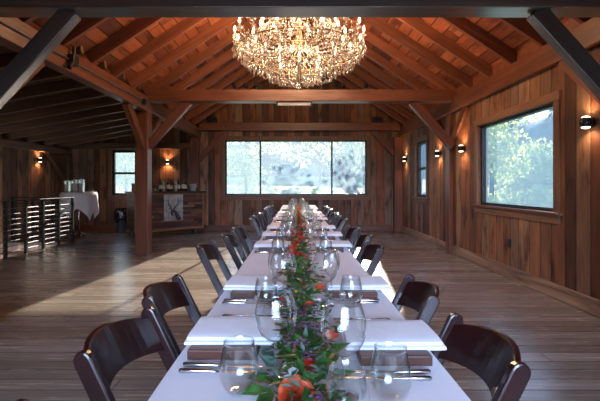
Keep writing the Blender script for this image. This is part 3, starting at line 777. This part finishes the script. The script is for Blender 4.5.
def garland(y0, y1, idx):
    t = thing('floral_garland', f'green leaf garland with coral, red, yellow and purple flowers, {tw_[idx]} stretch of the table centre', 'garland', (.0, y0, TT), 0, 'flower garland along the table')
    ln = y1-y0; near = idx == 0
    GX = .015; hw = .095 if near else .085
    for nm, mt, cnt, l0, l1, wr in (('foliage', 'leaf', 900 if near else 620, .028, .062, .5), ('pale_foliage', 'sage', 420 if near else 340, .02, .045, .4)):
        m = MB()
        for k in range(cnt):
            x = GX+R.gauss(0, .45)*hw; y = R.uniform(0, ln); h = .008+(.085 if near else .065)*max(0, 1-abs(x-GX)/hw)*R.random()**.6
            d = Vector((R.uniform(-1, 1)+(x-GX)*9, R.uniform(-1, 1), R.uniform(-.15, .65)))
            l = R.uniform(l0, l1)
            if d.normalized().z*l+h < .006: d.z = 0.05
            m.leaf((x, y, h), d, (R.uniform(-.3, .3), R.uniform(-.3, .3), 1), l, l*wr)
        tag(m.build(nm, M[mt], t, fix=False), kind='stuff')
    m = MB()
    for k in range(12): 
        pts = [(GX+.03*math.sin(k+q*1.3), ln*(k+q/4)/12.0 if k < 12 else ln, .012+.01*math.sin(q*2+k)) for q in range(5)]
        m.tube(pts, .0025, 5)
    m.build('stems', M['leaf'], t, smooth=True)
    if near:
        m = MB()
        for x, y, z, dx, dy, dz, l in ((-.06, .90, .015, -1, -.2, .1, .085), (-.05, .885, .02, -.6, -1, .05, .09), (-.055, .93, .02, -1, .3, .1, .075), (.05, .86, .02, 1, -.6, .2, .08), (.06, .92, .03, 1, .1, .3, .09),
                                       (.05, 1.0, .03, .8, .6, .4, .09), (.075, 1.06, .03, 1, .2, .5, .085), (.0, 1.08, .05, -.4, .5, .9, .075), (.04, .96, .05, .3, -.4, .8, .08), (.07, .84, .02, .7, -.8, .4, .09)):
            m.leaf((x, y, z), (dx, dy, dz), (0, -.3, 1), l, l*.42)
        tag(m.build('foliage', M['leaf'], t, fix=False), 'larger dark green pointed leaves'); m = MB()
        for x, y, z, dx, dy, dz, l in ((-.05, 1.0, .02, -.5, .1, .4, .06), (-.06, 1.06, .02, -.8, .6, .2, .055), (-.045, 1.12, .02, -.3, .9, .4, .06), (-.07, .98, .015, -1, -.2, .1, .055)):
            m.leaf((x, y, z), (dx, dy, dz), (0, -.3, 1), l, l*.7)
        m.build('pale_foliage', M['sage'], t, fix=False)
    # blooms
    bl = []
    if near:
        bl = [('rose', 'coral_rose', -.003, .87, .038, .045), ('redflower', 'red_bloom', .027, 1.0, .026, .05), ('rose', 'coral_rose', .10, 1.22, .026, .04), ('rose', 'coral_rose', .10, 1.80, .026, .04), ('rose', 'coral_rose', .045, 1.50, .026, .05), ('rose', 'coral_rose', .03, 2.2, .026, .05),
              ('rose', 'coral_rose', -.005, 2.05, .022, .06), ('redflower', 'red_bloom', .02, 1.8, .02, .055), ('redflower', 'red_bloom', -.06, 1.62, .018, .04)]
        yy = .1
    else: yy = .1
    while yy < ln:
        if not near or yy < .78 or yy > 2.3:
            kk = R.choice(('rose', 'redflower', 'rose', 'redflower')); bl.append((kk, 'coral_rose' if kk == 'rose' else 'red_bloom', R.uniform(-.03, .06), y0+yy, R.uniform(.022, .034), R.uniform(.05, .075)))
        yy += R.uniform(.08, .17)
    for i, (mt, nm, x, y, r, z) in enumerate(bl):
        o = rose_mesh(r, None, i).build(nm, M[mt], t, smooth=True, fix=False, loc=(x, y-y0, z-.01)); o.rotation_euler = (R.uniform(.4, .8), R.uniform(-.3, .3), R.uniform(0, 6)) if i else (.75, .1, .3)
        o['label'] = 'coral orange rose bloom' if mt == 'rose' else 'deep red bloom'
    for k in range(int(ln*6)):
        m = MB(); r = R.uniform(.010, .016)
        for q in range(9):
            a = 2*PI*q/9; m.leaf((0, 0, 0), (math.cos(a), math.sin(a), .35), (0, 0, 1), r*1.2, r*.6)
        m.ball((0, 0, .002), r*.35, 8, ring=5)
        m.build('yellow_bloom', M['yellow'], t, fix=False, loc=(GX+R.uniform(-.06, .05), R.uniform(1.05 if near and k % 2 else .0, ln), R.uniform(.06, .085) if not near else R.uniform(.05, .07)))
    m = MB()
    for c in range(int(ln*15)):
        cx, cyy, cz = GX+R.uniform(-.08, .07), R.uniform(0, ln), R.uniform(.04, .10)
        if near and c % 2 == 0: cx, cyy = R.uniform(-.04, .05), R.uniform(.98, 1.5)
        for q in range(10):
            p = (cx+R.gauss(0, .013), cyy+R.gauss(0, .013), cz+R.gauss(0, .009))
            for e in range(5):
                a = 2*PI*e/5+q; m.leaf(p, (math.cos(a), math.sin(a), .5), (0, 0, 1), .0065, .006)
    tag(m.build('purple_sprigs', M['purple'], t, fix=False), kind='stuff')
for i in range(4): garland(.05+2.42*i, min(2.47+2.42*i, 9.65), i)
# candles
for i, (x, y) in enumerate(((-.013, 1.02), (.075, 1.62), (-.06, 2.5), (.07, 3.4), (-.05, 4.5), (.06, 5.7), (-.05, 6.9), (.06, 8.1))):
    t = thing('votive_candle', f'small white votive candle in the garland, {ORD[i]} from the near end', 'candle', (x, y, TT), 0, 'votive candles in the garland')
    MB().lathe([(.020, 0), (.0215, .002), (.0215, .042), (.0195, .045), (.005, .043)], n=18, cap0=True, cap1=True).build('wax', M['wax'], t, smooth=True)
    MB().tube([(0, 0, .042), (.001, 0, .053)], .0009, 5).build('wick', M['ink'], t)

# ------------------------------------------------------------------ chandelier
def chandelier():
    cx, cyy, zb = .03, 5.4, 2.57
    t = thing('crystal_chandelier', 'huge tiered crystal chandelier with lit candle bulbs over the table', 'chandelier', (cx, cyy, zb))
    MB().tube([(0, 0, .12), (0, 0, .6), (0, 0, 1.3), (0, 0, 1.85)], [.02, .035, .03, .012]).build('stem', M['brass'], t, smooth=True)
    MB().tube([(0, 0, 1.83), (0, 0, roofz(XC)-zb+.05)], .007).build('chain', M['brass'], t)
    m = MB(); m.ball((0, 0, .0), .028, 14); m.ball((0, 0, .05), .018, 12); m.build('finial', M['crystal'], t, smooth=True)
    # tiers: radius, candle height, count, drop of arm
    tiers = ((.86, .72, 18, 'lower'), (.62, .70, 14, 'mid'), (.52, .98, 12, 'upper'), (.30, 1.25, 8, 'top'), (.30, .33, 6, 'bottom'))
    proto_arm = {}
    proto_fl = None
    for r, z, n, nm in tiers:
        for k in range(n):
            a = 2*PI*(k+.5)/n
            rz_ = z+R.uniform(-.02, .02)
            if nm not in proto_arm:
                arm = MB().tube([(.03, 0, z-.12), (r*.35, 0, z-.24), (r*.75, 0, z-.22), (r*.97, 0, z-.13), (r, 0, z-.06)], .008, 6).build('arm', M['crystal'], t, smooth=True)
                cup = MB().lathe([(.008, -.075), (.034, -.055), (.042, -.045), (.018, -.05), (.012, -.04), (.012, 0), (.004, .0)], (r, 0, z), n=12).build('candle_cup', M['crystal'], arm, smooth=True)
                fl = MB().lathe([(.005, .0), (.015, .014), (.016, .03), (.010, .052), (.001, .08)], (r, 0, z), n=10, cap0=True, cap1=True).build('bulb', M['flame'], arm, smooth=True)
                proto_arm[nm] = arm
            else: arm = copy_tree(proto_arm[nm], t)
            arm.rotation_euler = (0, 0, a)
    # rings
    for r, z in ((.84, .50), (.62, .42), (.42, .30), (.46, .80)):
        m = MB(); n = 40; pts = [(r*math.cos(2*PI*k/n), r*math.sin(2*PI*k/n), z) for k in range(n+1)]; m.tube(pts, .008, 6); m.build('ring', M['brass'], t, smooth=True)
    # crystal drops
    pr = MB().octa((0, 0, 0), .016, .075).build('crystal_drop', M['crystal'], t, fix=False)
    cnt = 0
    def env(r):      # lower envelope of the crystals
        return .04+.42*(r/.88)**2.0
    for k in range(100):
        a = 2*PI*k/50; r = .885 if k < 50 else .74
        o = pr if k == 0 else pr.copy()
        if k: COL.objects.link(o)
        o.location = (r*math.cos(a), r*math.sin(a), env(r)+R.uniform(-.03, .05)+(.0 if k < 50 else -.02)); o.rotation_euler = (0, 0, R.uniform(0, 3))
    m = MB()
    for k in range(3000):
        u = R.random()
        if u < .62:
            r = .88*math.sqrt(R.random()); z = env(r)+R.random()**1.5*(.30-.1*r)
        elif u < .82:
            r = R.choice((.86, .62, .84)); r += R.uniform(-.03, .03); z = R.uniform(.40, .70)
        else:
            z = R.uniform(.45, 1.45); r = max(.08, .55-.33*max(0, z-.8))*R.uniform(.75, 1.05)
        a = R.uniform(0, 2*PI)
        if R.random() < .55: m.octa((r*math.cos(a), r*math.sin(a), z), R.uniform(.008, .015), R.uniform(.03, .075))
        else: m.octa((r*math.cos(a), r*math.sin(a), z), R.uniform(.008, .012), R.uniform(.018, .024))
    tag(m.build('small_crystals', M['crystal'], t, fix=False), kind='stuff')
    m = MB()     # bead strings from the tiers
    for k in range(60):
        a = 2*PI*k/60
        for (r0, z0, r1, z1) in ((.46, .80, .84, .55), (.12, 1.45, .46, .82)):
            for q in range(16):
                v = q/15; r = r0+(r1-r0)*v; z = z0+(z1-z0)*v-.10*math.sin(PI*v)
                m.octa((r*math.cos(a), r*math.sin(a), z), .008, .018)
    tag(m.build('bead_strings', M['crystal'], t, fix=False), kind='stuff')
    for (x, y, z, e) in ((0, 0, .50, 14), (.70, 0, .80, 34), (-.70, 0, .80, 34), (0, -.70, .80, 30), (0, .70, .80, 34), (0, 0, 1.35, 44)):
        l = bpy.data.lights.new('chandelier_bulbs', 'POINT'); l.energy = e; l.color = (1, .60, .34); l.shadow_soft_size = .12
        o = bpy.data.objects.new('bulb_light', l); COL.objects.link(o); o.parent = t; o.location = (x, y, z)
chandelier()

# ------------------------------------------------------------------ stair railing
t = thing('stair_railing', 'black steel railing with horizontal bars around the stairwell', 'railing', (-5.05, 9.0, 0))
for i, y in enumerate((-4.15, -3.63, -3.11, -2.59, -2.07, -1.55, -1.04, -.52, 0)):
    MB().b2(-.022, .022, y-.022, y+.022, 0, .99).build('post', M['blackmetal'], t)
MB().b2(-.035, .035, -4.2, .03, .99, 1.01).build('top_rail', M['blackmetal'], t, bevel=.003)
for k in range(9):
    z = .10+.095*k; MB().tube([(0, -4.17, z), (0, .0, z)], .008, 6).build('bar', M['rail'], t, smooth=True)
for x in (-.45, -.9, -1.35): MB().b2(x-.02, x+.02, -.02, .02, 0, .99).build('post', M['blackmetal'], t)
MB().b2(-1.37, -.035, -.03, .03, .99, 1.01).build('top_rail', M['blackmetal'], t, bevel=.003)
for k in range(9):
    z = .10+.095*k; MB().tube([(-1.37, 0, z), (0, 0, z)], .008, 6).build('bar', M['blackmetal'], t, smooth=True)

# ------------------------------------------------------------------ high table
HX, HY = -5.42, 9.95
t = thing('cocktail_table', 'tall round cocktail table under a white cloth on a steel base', 'table', (HX, HY, 0))
MB().lathe([(.38, 1.07), (.39, 1.075), (.39, 1.095), (.38, 1.10)], n=32, cap0=True, cap1=True).build('tabletop', M['white'], t)
MB().tube([(0, 0, .05), (0, 0, 1.07)], .03, 14).build('pole', M['steel'], t, smooth=True)
for k in range(4):
    a = PI/4+k*PI/2; MB().tube([(0, 0, .12), (.12*math.cos(a), .12*math.sin(a), .06), (.30*math.cos(a), .30*math.sin(a), .02)], [.02, .017, .012], 8).build('foot', M['steel'], t, smooth=True)
m = MB(); n = 72; rows = []
for q in range(10):
    ring = []
    for k in range(n):
        a = 2*PI*k/n
        sqd = .78/max(abs(math.cos(a-.25)), abs(math.sin(a-.25)))         # square cloth edge distance
        if q <= 3: r = .39*q/3 if q else .0; z = 1.106
        else:
            v = (q-3)/6; drop = (sqd-.395)*v; rip = .03*v*math.sin(a*9+1)+.015*v*math.sin(a*17)
            r = .396+.02+.02*v+rip; z = 1.10-drop
        if q == 3: r = .396
        ring.append(m.bm.verts.new((r*math.cos(a), r*math.sin(a), z)))
    rows.append(ring)
for a, b in zip(rows, rows[1:]):
    for k in range(n): m.bm.faces.new((a[k], a[(k+1) % n], b[(k+1) % n], b[k]))
bmesh.ops.remove_doubles(m.bm, verts=m.bm.verts, dist=1e-5)
o = m.build('tablecloth', M['cloth'], smooth=True, loc=(HX, HY, 0)); tag(o, 'white square cloth with hanging corners on the tall cocktail table', 'tablecloth')
TOPZ = 1.108
for i, (dx, dy, wdt, h, lab) in enumerate(((-.26, -.05, .10, .28, 'left'), (-.10, -.03, .10, .30, 'middle'), (.04, .05, .10, .31, 'right'))):
    t = thing('drink_dispenser', f'clear square drink jar, {lab} of three on the tall cloth covered table', 'dispenser', (HX+dx, HY+dy, TOPZ), 0, 'drink jars on the cocktail table')
    MB().box((0, 0, h/2), (wdt, wdt, h)).build('jar', M['glass'], t, bevel=.008)
    MB().box((0, 0, h*.35+.004), (wdt-.012, wdt-.012, h*.68)).build('iced_water', M['wax'], t, bevel=.006)
    MB().lathe([(.045, h+.001), (.048, h+.005), (.048, h+.018), (.02, h+.024)], n=18, cap0=True, cap1=True).build('lid', M['steel'], t, smooth=True)
    MB().tube([(0, -wdt/2-.002, .04), (0, -wdt/2-.03, .04), (0, -wdt/2-.032, .025)], .006).build('tap', M['steel'], t, smooth=True)
t = thing('ice_scoop_bowl', 'dark low bowl with tongs on the tall cocktail table', 'bowl', (HX+.24, HY+.05, TOPZ))
MB().lathe([(.03, .0), (.05, .004), (.085, .045), (.082, .047), (.045, .01)], n=20, cap0=True, cap1=True).build('bowl', M['blackmetal'], t, smooth=True)
MB().tube([(-.02, 0, .02), (.03, 0, .07), (.10, .01, .05)], .005).build('tongs', M['steel'], t, smooth=True)

# ------------------------------------------------------------------ rubbish bin
t = thing('rubbish_bin', 'grey bin lined with a black plastic bag by the back wall', 'bin', (-4.80, 10.95, 0))
MB().lathe([(.12, .0), (.125, .01), (.15, .62), (.155, .63)], n=24, cap0=True).build('bin_body', M['rail'], t, smooth=True, solid=.004)
m = MB(); n = 36; rows = []
for q, (r, z) in enumerate(((.13, .5), (.15, .645), (.168, .65), (.19, .56), (.20, .42), (.19, .33), (.18, .30))):
    rows.append([m.bm.verts.new(((r+(.018*math.sin(k*1.9+q*.8)+.012*math.sin(k*.9)) * (q/6 if q > 1 else 0))*math.cos(2*PI*k/n), (r+(.01*math.sin(k*1.9) if q > 2 else 0))*math.sin(2*PI*k/n)*.9, z+(.05*math.sin(k*.7) if q > 4 else 0))) for k in range(n)])
for a, b in zip(rows, rows[1:]):
    for k in range(n): m.bm.faces.new((a[k], a[(k+1) % n], b[(k+1) % n], b[k]))
m.build('bin_bag', M['bag'], t, smooth=True)

# ------------------------------------------------------------------ bar
BA = math.atan2(.655, .756)
bar = thing('bar_counter', 'rolling bar clad in dark reclaimed wood strips behind the left post', 'bar', (-3.82, 9.42, 0), BA)
BL, BD, BZ0, BZ1 = 1.80, .58, .15, 1.09
MB().b2(.04, BL-.04, .02, BD-.02, BZ0+.05, BZ1).build('front_panel', M['bar'], bar)
MB().b2(.0, .039, .05, BD-.05, BZ0+.05, BZ1).build('side_panel', M['barside'], bar); MB().b2(BL-.039, BL, .05, BD-.05, BZ0+.05, BZ1).build('side_panel', M['barside'], bar)
for x0 in (0, BL-.05):
    for y0 in (0, BD-.05): MB().b2(x0, x0+.05, y0, y0+.05, BZ0, BZ1).build('corner_post', M['trim'], bar, bevel=.004)
MB().b2(.05, BL-.05, 0, .045, BZ0, BZ0+.06).build('bottom_rail', M['trim'], bar); MB().b2(.05, BL-.05, 0.0, .019, BZ1-.05, BZ1).build('upper_rail', M['trim'], bar)
MB().b2(-.04, BL+.04, -.05, BD+.03, BZ1, BZ1+.035).build('bar_top', M['bartop'], bar, bevel=.005)
for x in (.09, BL-.09):
    for y in (.09, BD-.09):
        c = MB().b2(x-.03, x+.03, y-.03, y+.03, BZ0-.02, BZ0).build('caster', M['steel'], bar)
        m = MB(); m.lathe([(.05, -.015), (.058, -.012), (.058, .012), (.05, .015)], (x, y, .059), n=18, cap0=True, cap1=True, mat=Matrix.Rotation(PI/2, 3, 'X')); m.build('wheel', M['pad'], c, smooth=False)
        m = MB(); m.b2(x-.008, x+.008, y-.03, y-.018, .05, BZ0-.02); m.b2(x-.008, x+.008, y+.018, y+.03, .05, BZ0-.02); m.build('fork', M['steel'], c)
# deer print
pt = Matrix.Translation((-3.82, 9.42, 0)) @ Matrix.Rotation(BA, 4, 'Z')
t = thing('deer_print', 'silver metal panel with an antlered stag head on the bar front', 'picture', pt @ Vector((.95, -.008, .72)), BA)
MB().box((0, 0, 0), (.50, .012, .66)).build('metal_panel', M['print'], t, bevel=.003)
m = MB()
def strip(pts, rad): m.tube([(x, -.010, z) for x, z in pts], rad, 6)
strip([(-.03, -.05), (-.05, -.12), (-.04, -.18), (-.0, -.20)], [.035, .03, .022, .012])                 # head and muzzle
strip([(-.02, -.06), (.05, -.12), (.10, -.22), (.14, -.30)], [.035, .045, .055, .06])                   # neck
strip([(-.05, -.04), (-.13, -.01)], [.012, .005]); strip([(.0, -.04), (.06, -.0)], [.012, .005])        # ears
strip([(-.04, -.03), (-.11, .05), (-.14, .15), (-.10, .25)], [.011, .01, .008, .004]); strip([(-.11, .05), (-.17, .10)], [.008, .003]); strip([(-.135, .13), (-.19, .20)], [.008, .003]); strip([(-.08, .02), (-.05, .10)], [.007, .003])
strip([(-.01, -.03), (.07, .04), (.12, .13), (.09, .24)], [.011, .01, .008, .004]); strip([(.07, .04), (.14, .07)], [.008, .003]); strip([(.115, .12), (.18, .18)], [.008, .003]); strip([(.04, .01), (.02, .09)], [.007, .003])
m.build('stag_drawing', M['ink'], t, smooth=True)
# bottles and bucket
def bottle(x, y, h, r, mat, lab, kind):
    p = pt @ Vector((x, y, BZ1+.035))
    t = thing('bottle', lab, 'bottle', p, 0, 'bottles standing on the bar')
    h *= 1.12
    if kind == 'wine': pr = [(r*.9, 0), (r, .006), (r, h*.58), (r*.85, h*.66), (r*.4, h*.76), (r*.36, h*.95), (r*.42, h*.955), (r*.4, h)]
    else: pr = [(r*.9, 0), (r, .006), (r, h*.66), (r*.8, h*.74), (r*.38, h*.80), (r*.36, h)]
    MB().lathe(pr, n=18, cap0=True, cap1=True).build('body', M[mat], t, smooth=True)
    MB().lathe([(r+.001, h*.2), (r+.001, h*.48)], n=18).build('label_paper', M['label'], t, smooth=True)
    MB().lathe([(r*.43, h*.93), (r*.43, h+.002)], n=12, cap0=True, cap1=True).build('cap', M['ink'], t, smooth=True)
BT = [(.70, .20, .29, .040, 'bottle_green', 'wine', 'dark wine bottle, leftmost in the bottle row on the bar'),
      (.80, .25, .26, .042, 'bottle_clear', 'sp', 'pale spirit bottle, second from left on the bar'),
      (.89, .18, .31, .038, 'bottle_green', 'wine', 'dark wine bottle, third from left on the bar'),
      (.99, .24, .27, .045, 'bottle_amber', 'sp', 'amber spirit bottle, fourth from left on the bar'),
      (1.09, .18, .27, .042, 'bottle_clear', 'sp', 'pale spirit bottle, fifth from left on the bar'),
      (1.19, .23, .30, .040, 'bottle_green', 'wine', 'dark wine bottle, sixth from left on the bar'),
      (1.30, .20, .33, .040, 'bottle_amber', 'wine', 'tall amber bottle, seventh from left on the bar'),
      (1.39, .26, .30, .038, 'bottle_green', 'wine', 'dark wine bottle, rightmost in the row, beside the ice bucket')]
for x, y, h, r, mt, kd, lab in BT: bottle(x, y, h, r, mt, lab, kd)
t = thing('ice_bucket', 'silver ice bucket at the right end of the bar', 'bucket', pt @ Vector((1.58, .2, BZ1+.035)))
MB().lathe([(.07, 0), (.075, .004), (.10, .18), (.106, .185), (.10, .19)], n=28, cap0=True).build('pail', M['zinc'], t, smooth=True, solid=.003)
for s in (-1, 1): MB().tube([(s*.098, 0, .15), (s*.125, 0, .15), (s*.125, 0, .12), (s*.095, 0, .12)], .006).build('handle', M['steel'], t, smooth=True)
t = thing('bar_caddy', 'brown wooden caddy on the left end of the bar', 'caddy', pt @ Vector((.09, .22, BZ1+.035)), BA)
MB().box((0, 0, .09), (.14, .14, .18)).build('box', M['trim'], t, bevel=.004); MB().box((0, 0, .19), (.16, .16, .018)).build('lid', M['bartop'], t)
for k, x in enumerate((.52, .60)):
    t = thing('rocks_glass', f'small clear glass on the bar just right of the post, {"left" if k == 0 else "right"} of two', 'glass', pt @ Vector((x, .16, BZ1+.036)), 0, 'rocks glasses on the bar')
    MB().lathe([(.028, 0), (.032, .004), (.036, .085), (.034, .085), (.029, .01)], n=20, cap0=True, cap1=True).build('tumbler_body', M['glass'], t, smooth=True)

# ------------------------------------------------------------------ outdoors
m = MB(); g = 40; rows = []
def gz(x, y):
    d = math.hypot(max(0, abs(x-0)-6), max(0, y-13)) if y > 13 else max(0, x-5)
    z = -.25
    if y > 26: z += (y-26)*.10+.004*(y-26)**1.5*.1
    if x > 7: z += min((x-7)*.16, 9)
    return z+.25*noise.noise(Vector((x*.1, y*.1, 0)))
for j in range(g+1):
    rows.append([m.bm.verts.new((-60+140*i/g, -20+110*j/g, gz(-60+140*i/g, -20+110*j/g))) for i in range(g+1)])
for a, b in zip(rows, rows[1:]):
    for k in range(g):
        c = (a[k].co+b[k+1].co)/2
        if XL-2 < c.x < XR-.5 and YF < c.y < YB-2: continue
        m.bm.faces.new((a[k], a[k+1], b[k+1], b[k]))
struct(m.build('ground', M['grass'], smooth=True))
def hill(name, pts, h, wdt):
    m = MB(); rows = []; n = 60
    for j in range(13):
        v = j/12; row = []
        for i in range(n+1):
            u = i/n*(len(pts)-1); k = min(int(u), len(pts)-2); q = u-k
            x = pts[k][0]*(1-q)+pts[k+1][0]*q; y = pts[k][1]*(1-q)+pts[k+1][1]*q
            dx, dy = pts[k+1][0]-pts[k][0], pts[k+1][1]-pts[k][1]; l = math.hypot(dx, dy); nx, ny_ = -dy/l, dx/l
            z = h*math.sin(v*PI/2)**.8*(.85+.3*noise.noise(Vector((x*.04, y*.04, 1))))+.9*noise.noise(Vector((x*.35, y*.35, v*4)))*v
            row.append(m.bm.verts.new((x+nx*wdt*v+.6*noise.noise(Vector((x*.5, v*9, 0))), y+ny_*wdt*v, z-.5)))
        rows.append(row)
    for a, b in zip(rows, rows[1:]):
        for i in range(n): m.bm.faces.new((a[i], a[i+1], b[i+1], b[i]))
    return struct(m.build(name, M['hill'], smooth=True))
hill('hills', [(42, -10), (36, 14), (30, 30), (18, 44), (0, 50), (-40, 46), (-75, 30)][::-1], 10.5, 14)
def crown(mb, c, rad, n, l0, l1, sq=.8):
    for k in range(n):
        v = Vector((R.gauss(0, 1), R.gauss(0, 1), R.gauss(0, 1))).normalized()*(R.random()**.45)
        p = Vector(c)+Vector((v.x*rad, v.y*rad, v.z*rad*sq))
        d = (v+Vector((R.uniform(-1, 1), R.uniform(-1, 1), R.uniform(-1, 1)))).normalized()
        l = R.uniform(l0, l1); mb.leaf(p, d, (R.uniform(-1, 1), R.uniform(-1, 1), 1), l, l*.6)
def tree(loc, h, rad, mat, label, n=900, leaf=(.18, .4), blobs=6, group='trees outside the windows', cat='tree'):
    x, y, z = loc; t = thing('tree', label, cat, loc, 0, group)
    MB().tube([(0, 0, -.2), (.1, .05, h*.3), (-.05, .1, h*.75)], [.06*h**.5*.8, .045*h**.5, .015], 8).build('trunk', M['bark'], t, smooth=True)
    m = MB()
    for k in range(blobs):
        a = R.uniform(0, 6.28); r = R.uniform(.1, .6)*rad
        crown(m, (r*math.cos(a), r*math.sin(a), h*R.uniform(.35, .85)), rad*R.uniform(.45, .7), n//blobs, *leaf)
    m.build('crown', M[mat], t, fix=False)
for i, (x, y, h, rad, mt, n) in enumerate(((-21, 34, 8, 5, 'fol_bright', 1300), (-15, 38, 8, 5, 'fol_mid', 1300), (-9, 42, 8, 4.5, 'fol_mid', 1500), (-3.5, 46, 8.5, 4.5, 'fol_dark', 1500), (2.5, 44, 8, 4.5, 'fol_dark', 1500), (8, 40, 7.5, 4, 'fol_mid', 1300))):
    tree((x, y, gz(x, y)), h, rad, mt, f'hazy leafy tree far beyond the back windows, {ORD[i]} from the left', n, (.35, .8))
tree((-2.9, 22, gz(-2.9, 22)), 4.4, 1.5, 'fol_mid', 'bright leafy tree outside the left pane of the back window', 900, (.14, .3))
tree((-9.5, 22, gz(-9.5, 22)), 5, 2.6, 'fol_mid', 'green tree filling the small back window', 1300, (.15, .35))
# leaning tree right of the back window
t = thing('tree', 'leaning multi-stem tree with bright leaves outside the right pane of the back window', 'tree', (2.9, 19, gz(2.9, 19)), 0, 'trees outside the windows')
m = MB()
m.tube([(0.2, 0, -.2), (-.05, 0, 1.0), (-.5, 0, 2.0), (-1.1, .1, 3.0), (-1.6, .1, 4.3)], [.26, .22, .17, .12, .05], 10)
m.tube([(.1, .1, .2), (-.45, .1, 1.2), (-1.2, 0, 2.2), (-2.2, -.2, 2.8), (-3.4, -.1, 3.2)], [.18, .14, .11, .08, .03], 8)
m.tube([(.2, 0, .3), (.35, .1, 1.6), (.2, .2, 3.2), (.5, .1, 4.5)], [.12, .09, .06, .02], 8)
m.tube([(-.5, 0, 2.0), (-.2, 0, 2.9), (-.4, 0, 3.9)], [.06, .04, .02], 6); m.tube([(-1.2, 0, 2.2), (-1.6, .3, 2.3), (-2.3, .4, 2.0)], [.04, .03, .01], 6)
m.build('trunk', M['bark'], t, smooth=True)
m = MB()
for c, r in (((-1.4, 0, 3.2), .8), ((-2.6, 0, 3.0), .7), ((-3.6, 0, 3.3), .6), ((.5, 0, 4.0), .8), ((-.4, 0, 4.4), .8), ((-2.2, .2, 4.1), .8), ((-4.6, .2, 3.5), .7)): crown(m, c, r, 170, .10, .22)
m.build('crown', M['fol_bright'], t, fix=False)
# bushes at the foot of the back window view and on the right
for i, (x, y, r, hh, lab) in enumerate(((.9, 17, .8, 1.0, 'sunlit rounded bush outside the middle pane of the back window'), (3.9, 18.5, .7, .7, 'sunlit bush under the leaning tree outside the back window'), (-3.2, 18, .9, .9, 'sunlit bush outside the left pane of the back window'))):
    t = thing('bush', lab, 'bush', (x, y, gz(x, y)), 0, 'bushes outside'); m = MB(); crown(m, (0, 0, hh*.7), r, 380, .08, .18, .8); m.build('foliage', M['fol_bright'], t, fix=False)
    MB().tube([(0, 0, -.1), (0, 0, hh*.6)], .03).build('stem', M['bark'], t)
for i, (px, lab) in enumerate(((237, 'leftmost'), (252, 'second'), (262, 'third'), (275, 'rightmost'))):
    Y = 21; x = (px-297)*Y/400
    t = thing('conical_shrub', f'small cone shaped shrub on the lawn beyond the back window, {lab} of four', 'shrub', (x, Y, gz(x, Y)), 0, 'cone shaped shrubs on the lawn')
    m = MB()
    for k in range(260):
        z = R.random()**1.3; a = R.uniform(0, 6.28); r = .30*(1-z)+.02
        m.leaf((r*math.cos(a), r*math.sin(a), .1+z*1.35), (math.cos(a), math.sin(a), .8), (0, 0, 1), .12, .08)
    m.build('foliage', M['fol_bright'], t, fix=False); MB().tube([(0, 0, -.1), (0, 0, 1.2)], [.04, .01]).build('stem', M['bark'], t)
# right side slope
RB = []
for k in range(16):
    x = R.uniform(5.5, 14); y = R.uniform(6, 24)*x/9
    RB.append((x, y, R.uniform(.6, 1.1)))
for k in range(22):
    x = R.uniform(11, 24); y = x*R.uniform(1.35, 2.3)
    RB.append((x, y, R.uniform(1.2, 1.9)))
for i, (x, y, r) in enumerate(RB):
    t = thing('bush', 'yellow green bush on the slope outside the right windows', 'bush', (x, y, gz(x, y)), 0, 'bushes on the slope outside the right windows')
    m = MB(); crown(m, (0, 0, r*.6), r, 420, .10*r+.04, .26*r, .7); m.build('foliage', M['fol_bright'] if i % 3 else M['fol_mid'], t, fix=False); MB().tube([(0, 0, -.1), (0, 0, r*.5)], .03).build('stem', M['bark'], t)
tree((8.7, 18, gz(8.7, 18)), 5.5, 1.9, 'fol_bright', 'bright yellow green tree in the left part of the right picture window', 1500, (.16, .34))
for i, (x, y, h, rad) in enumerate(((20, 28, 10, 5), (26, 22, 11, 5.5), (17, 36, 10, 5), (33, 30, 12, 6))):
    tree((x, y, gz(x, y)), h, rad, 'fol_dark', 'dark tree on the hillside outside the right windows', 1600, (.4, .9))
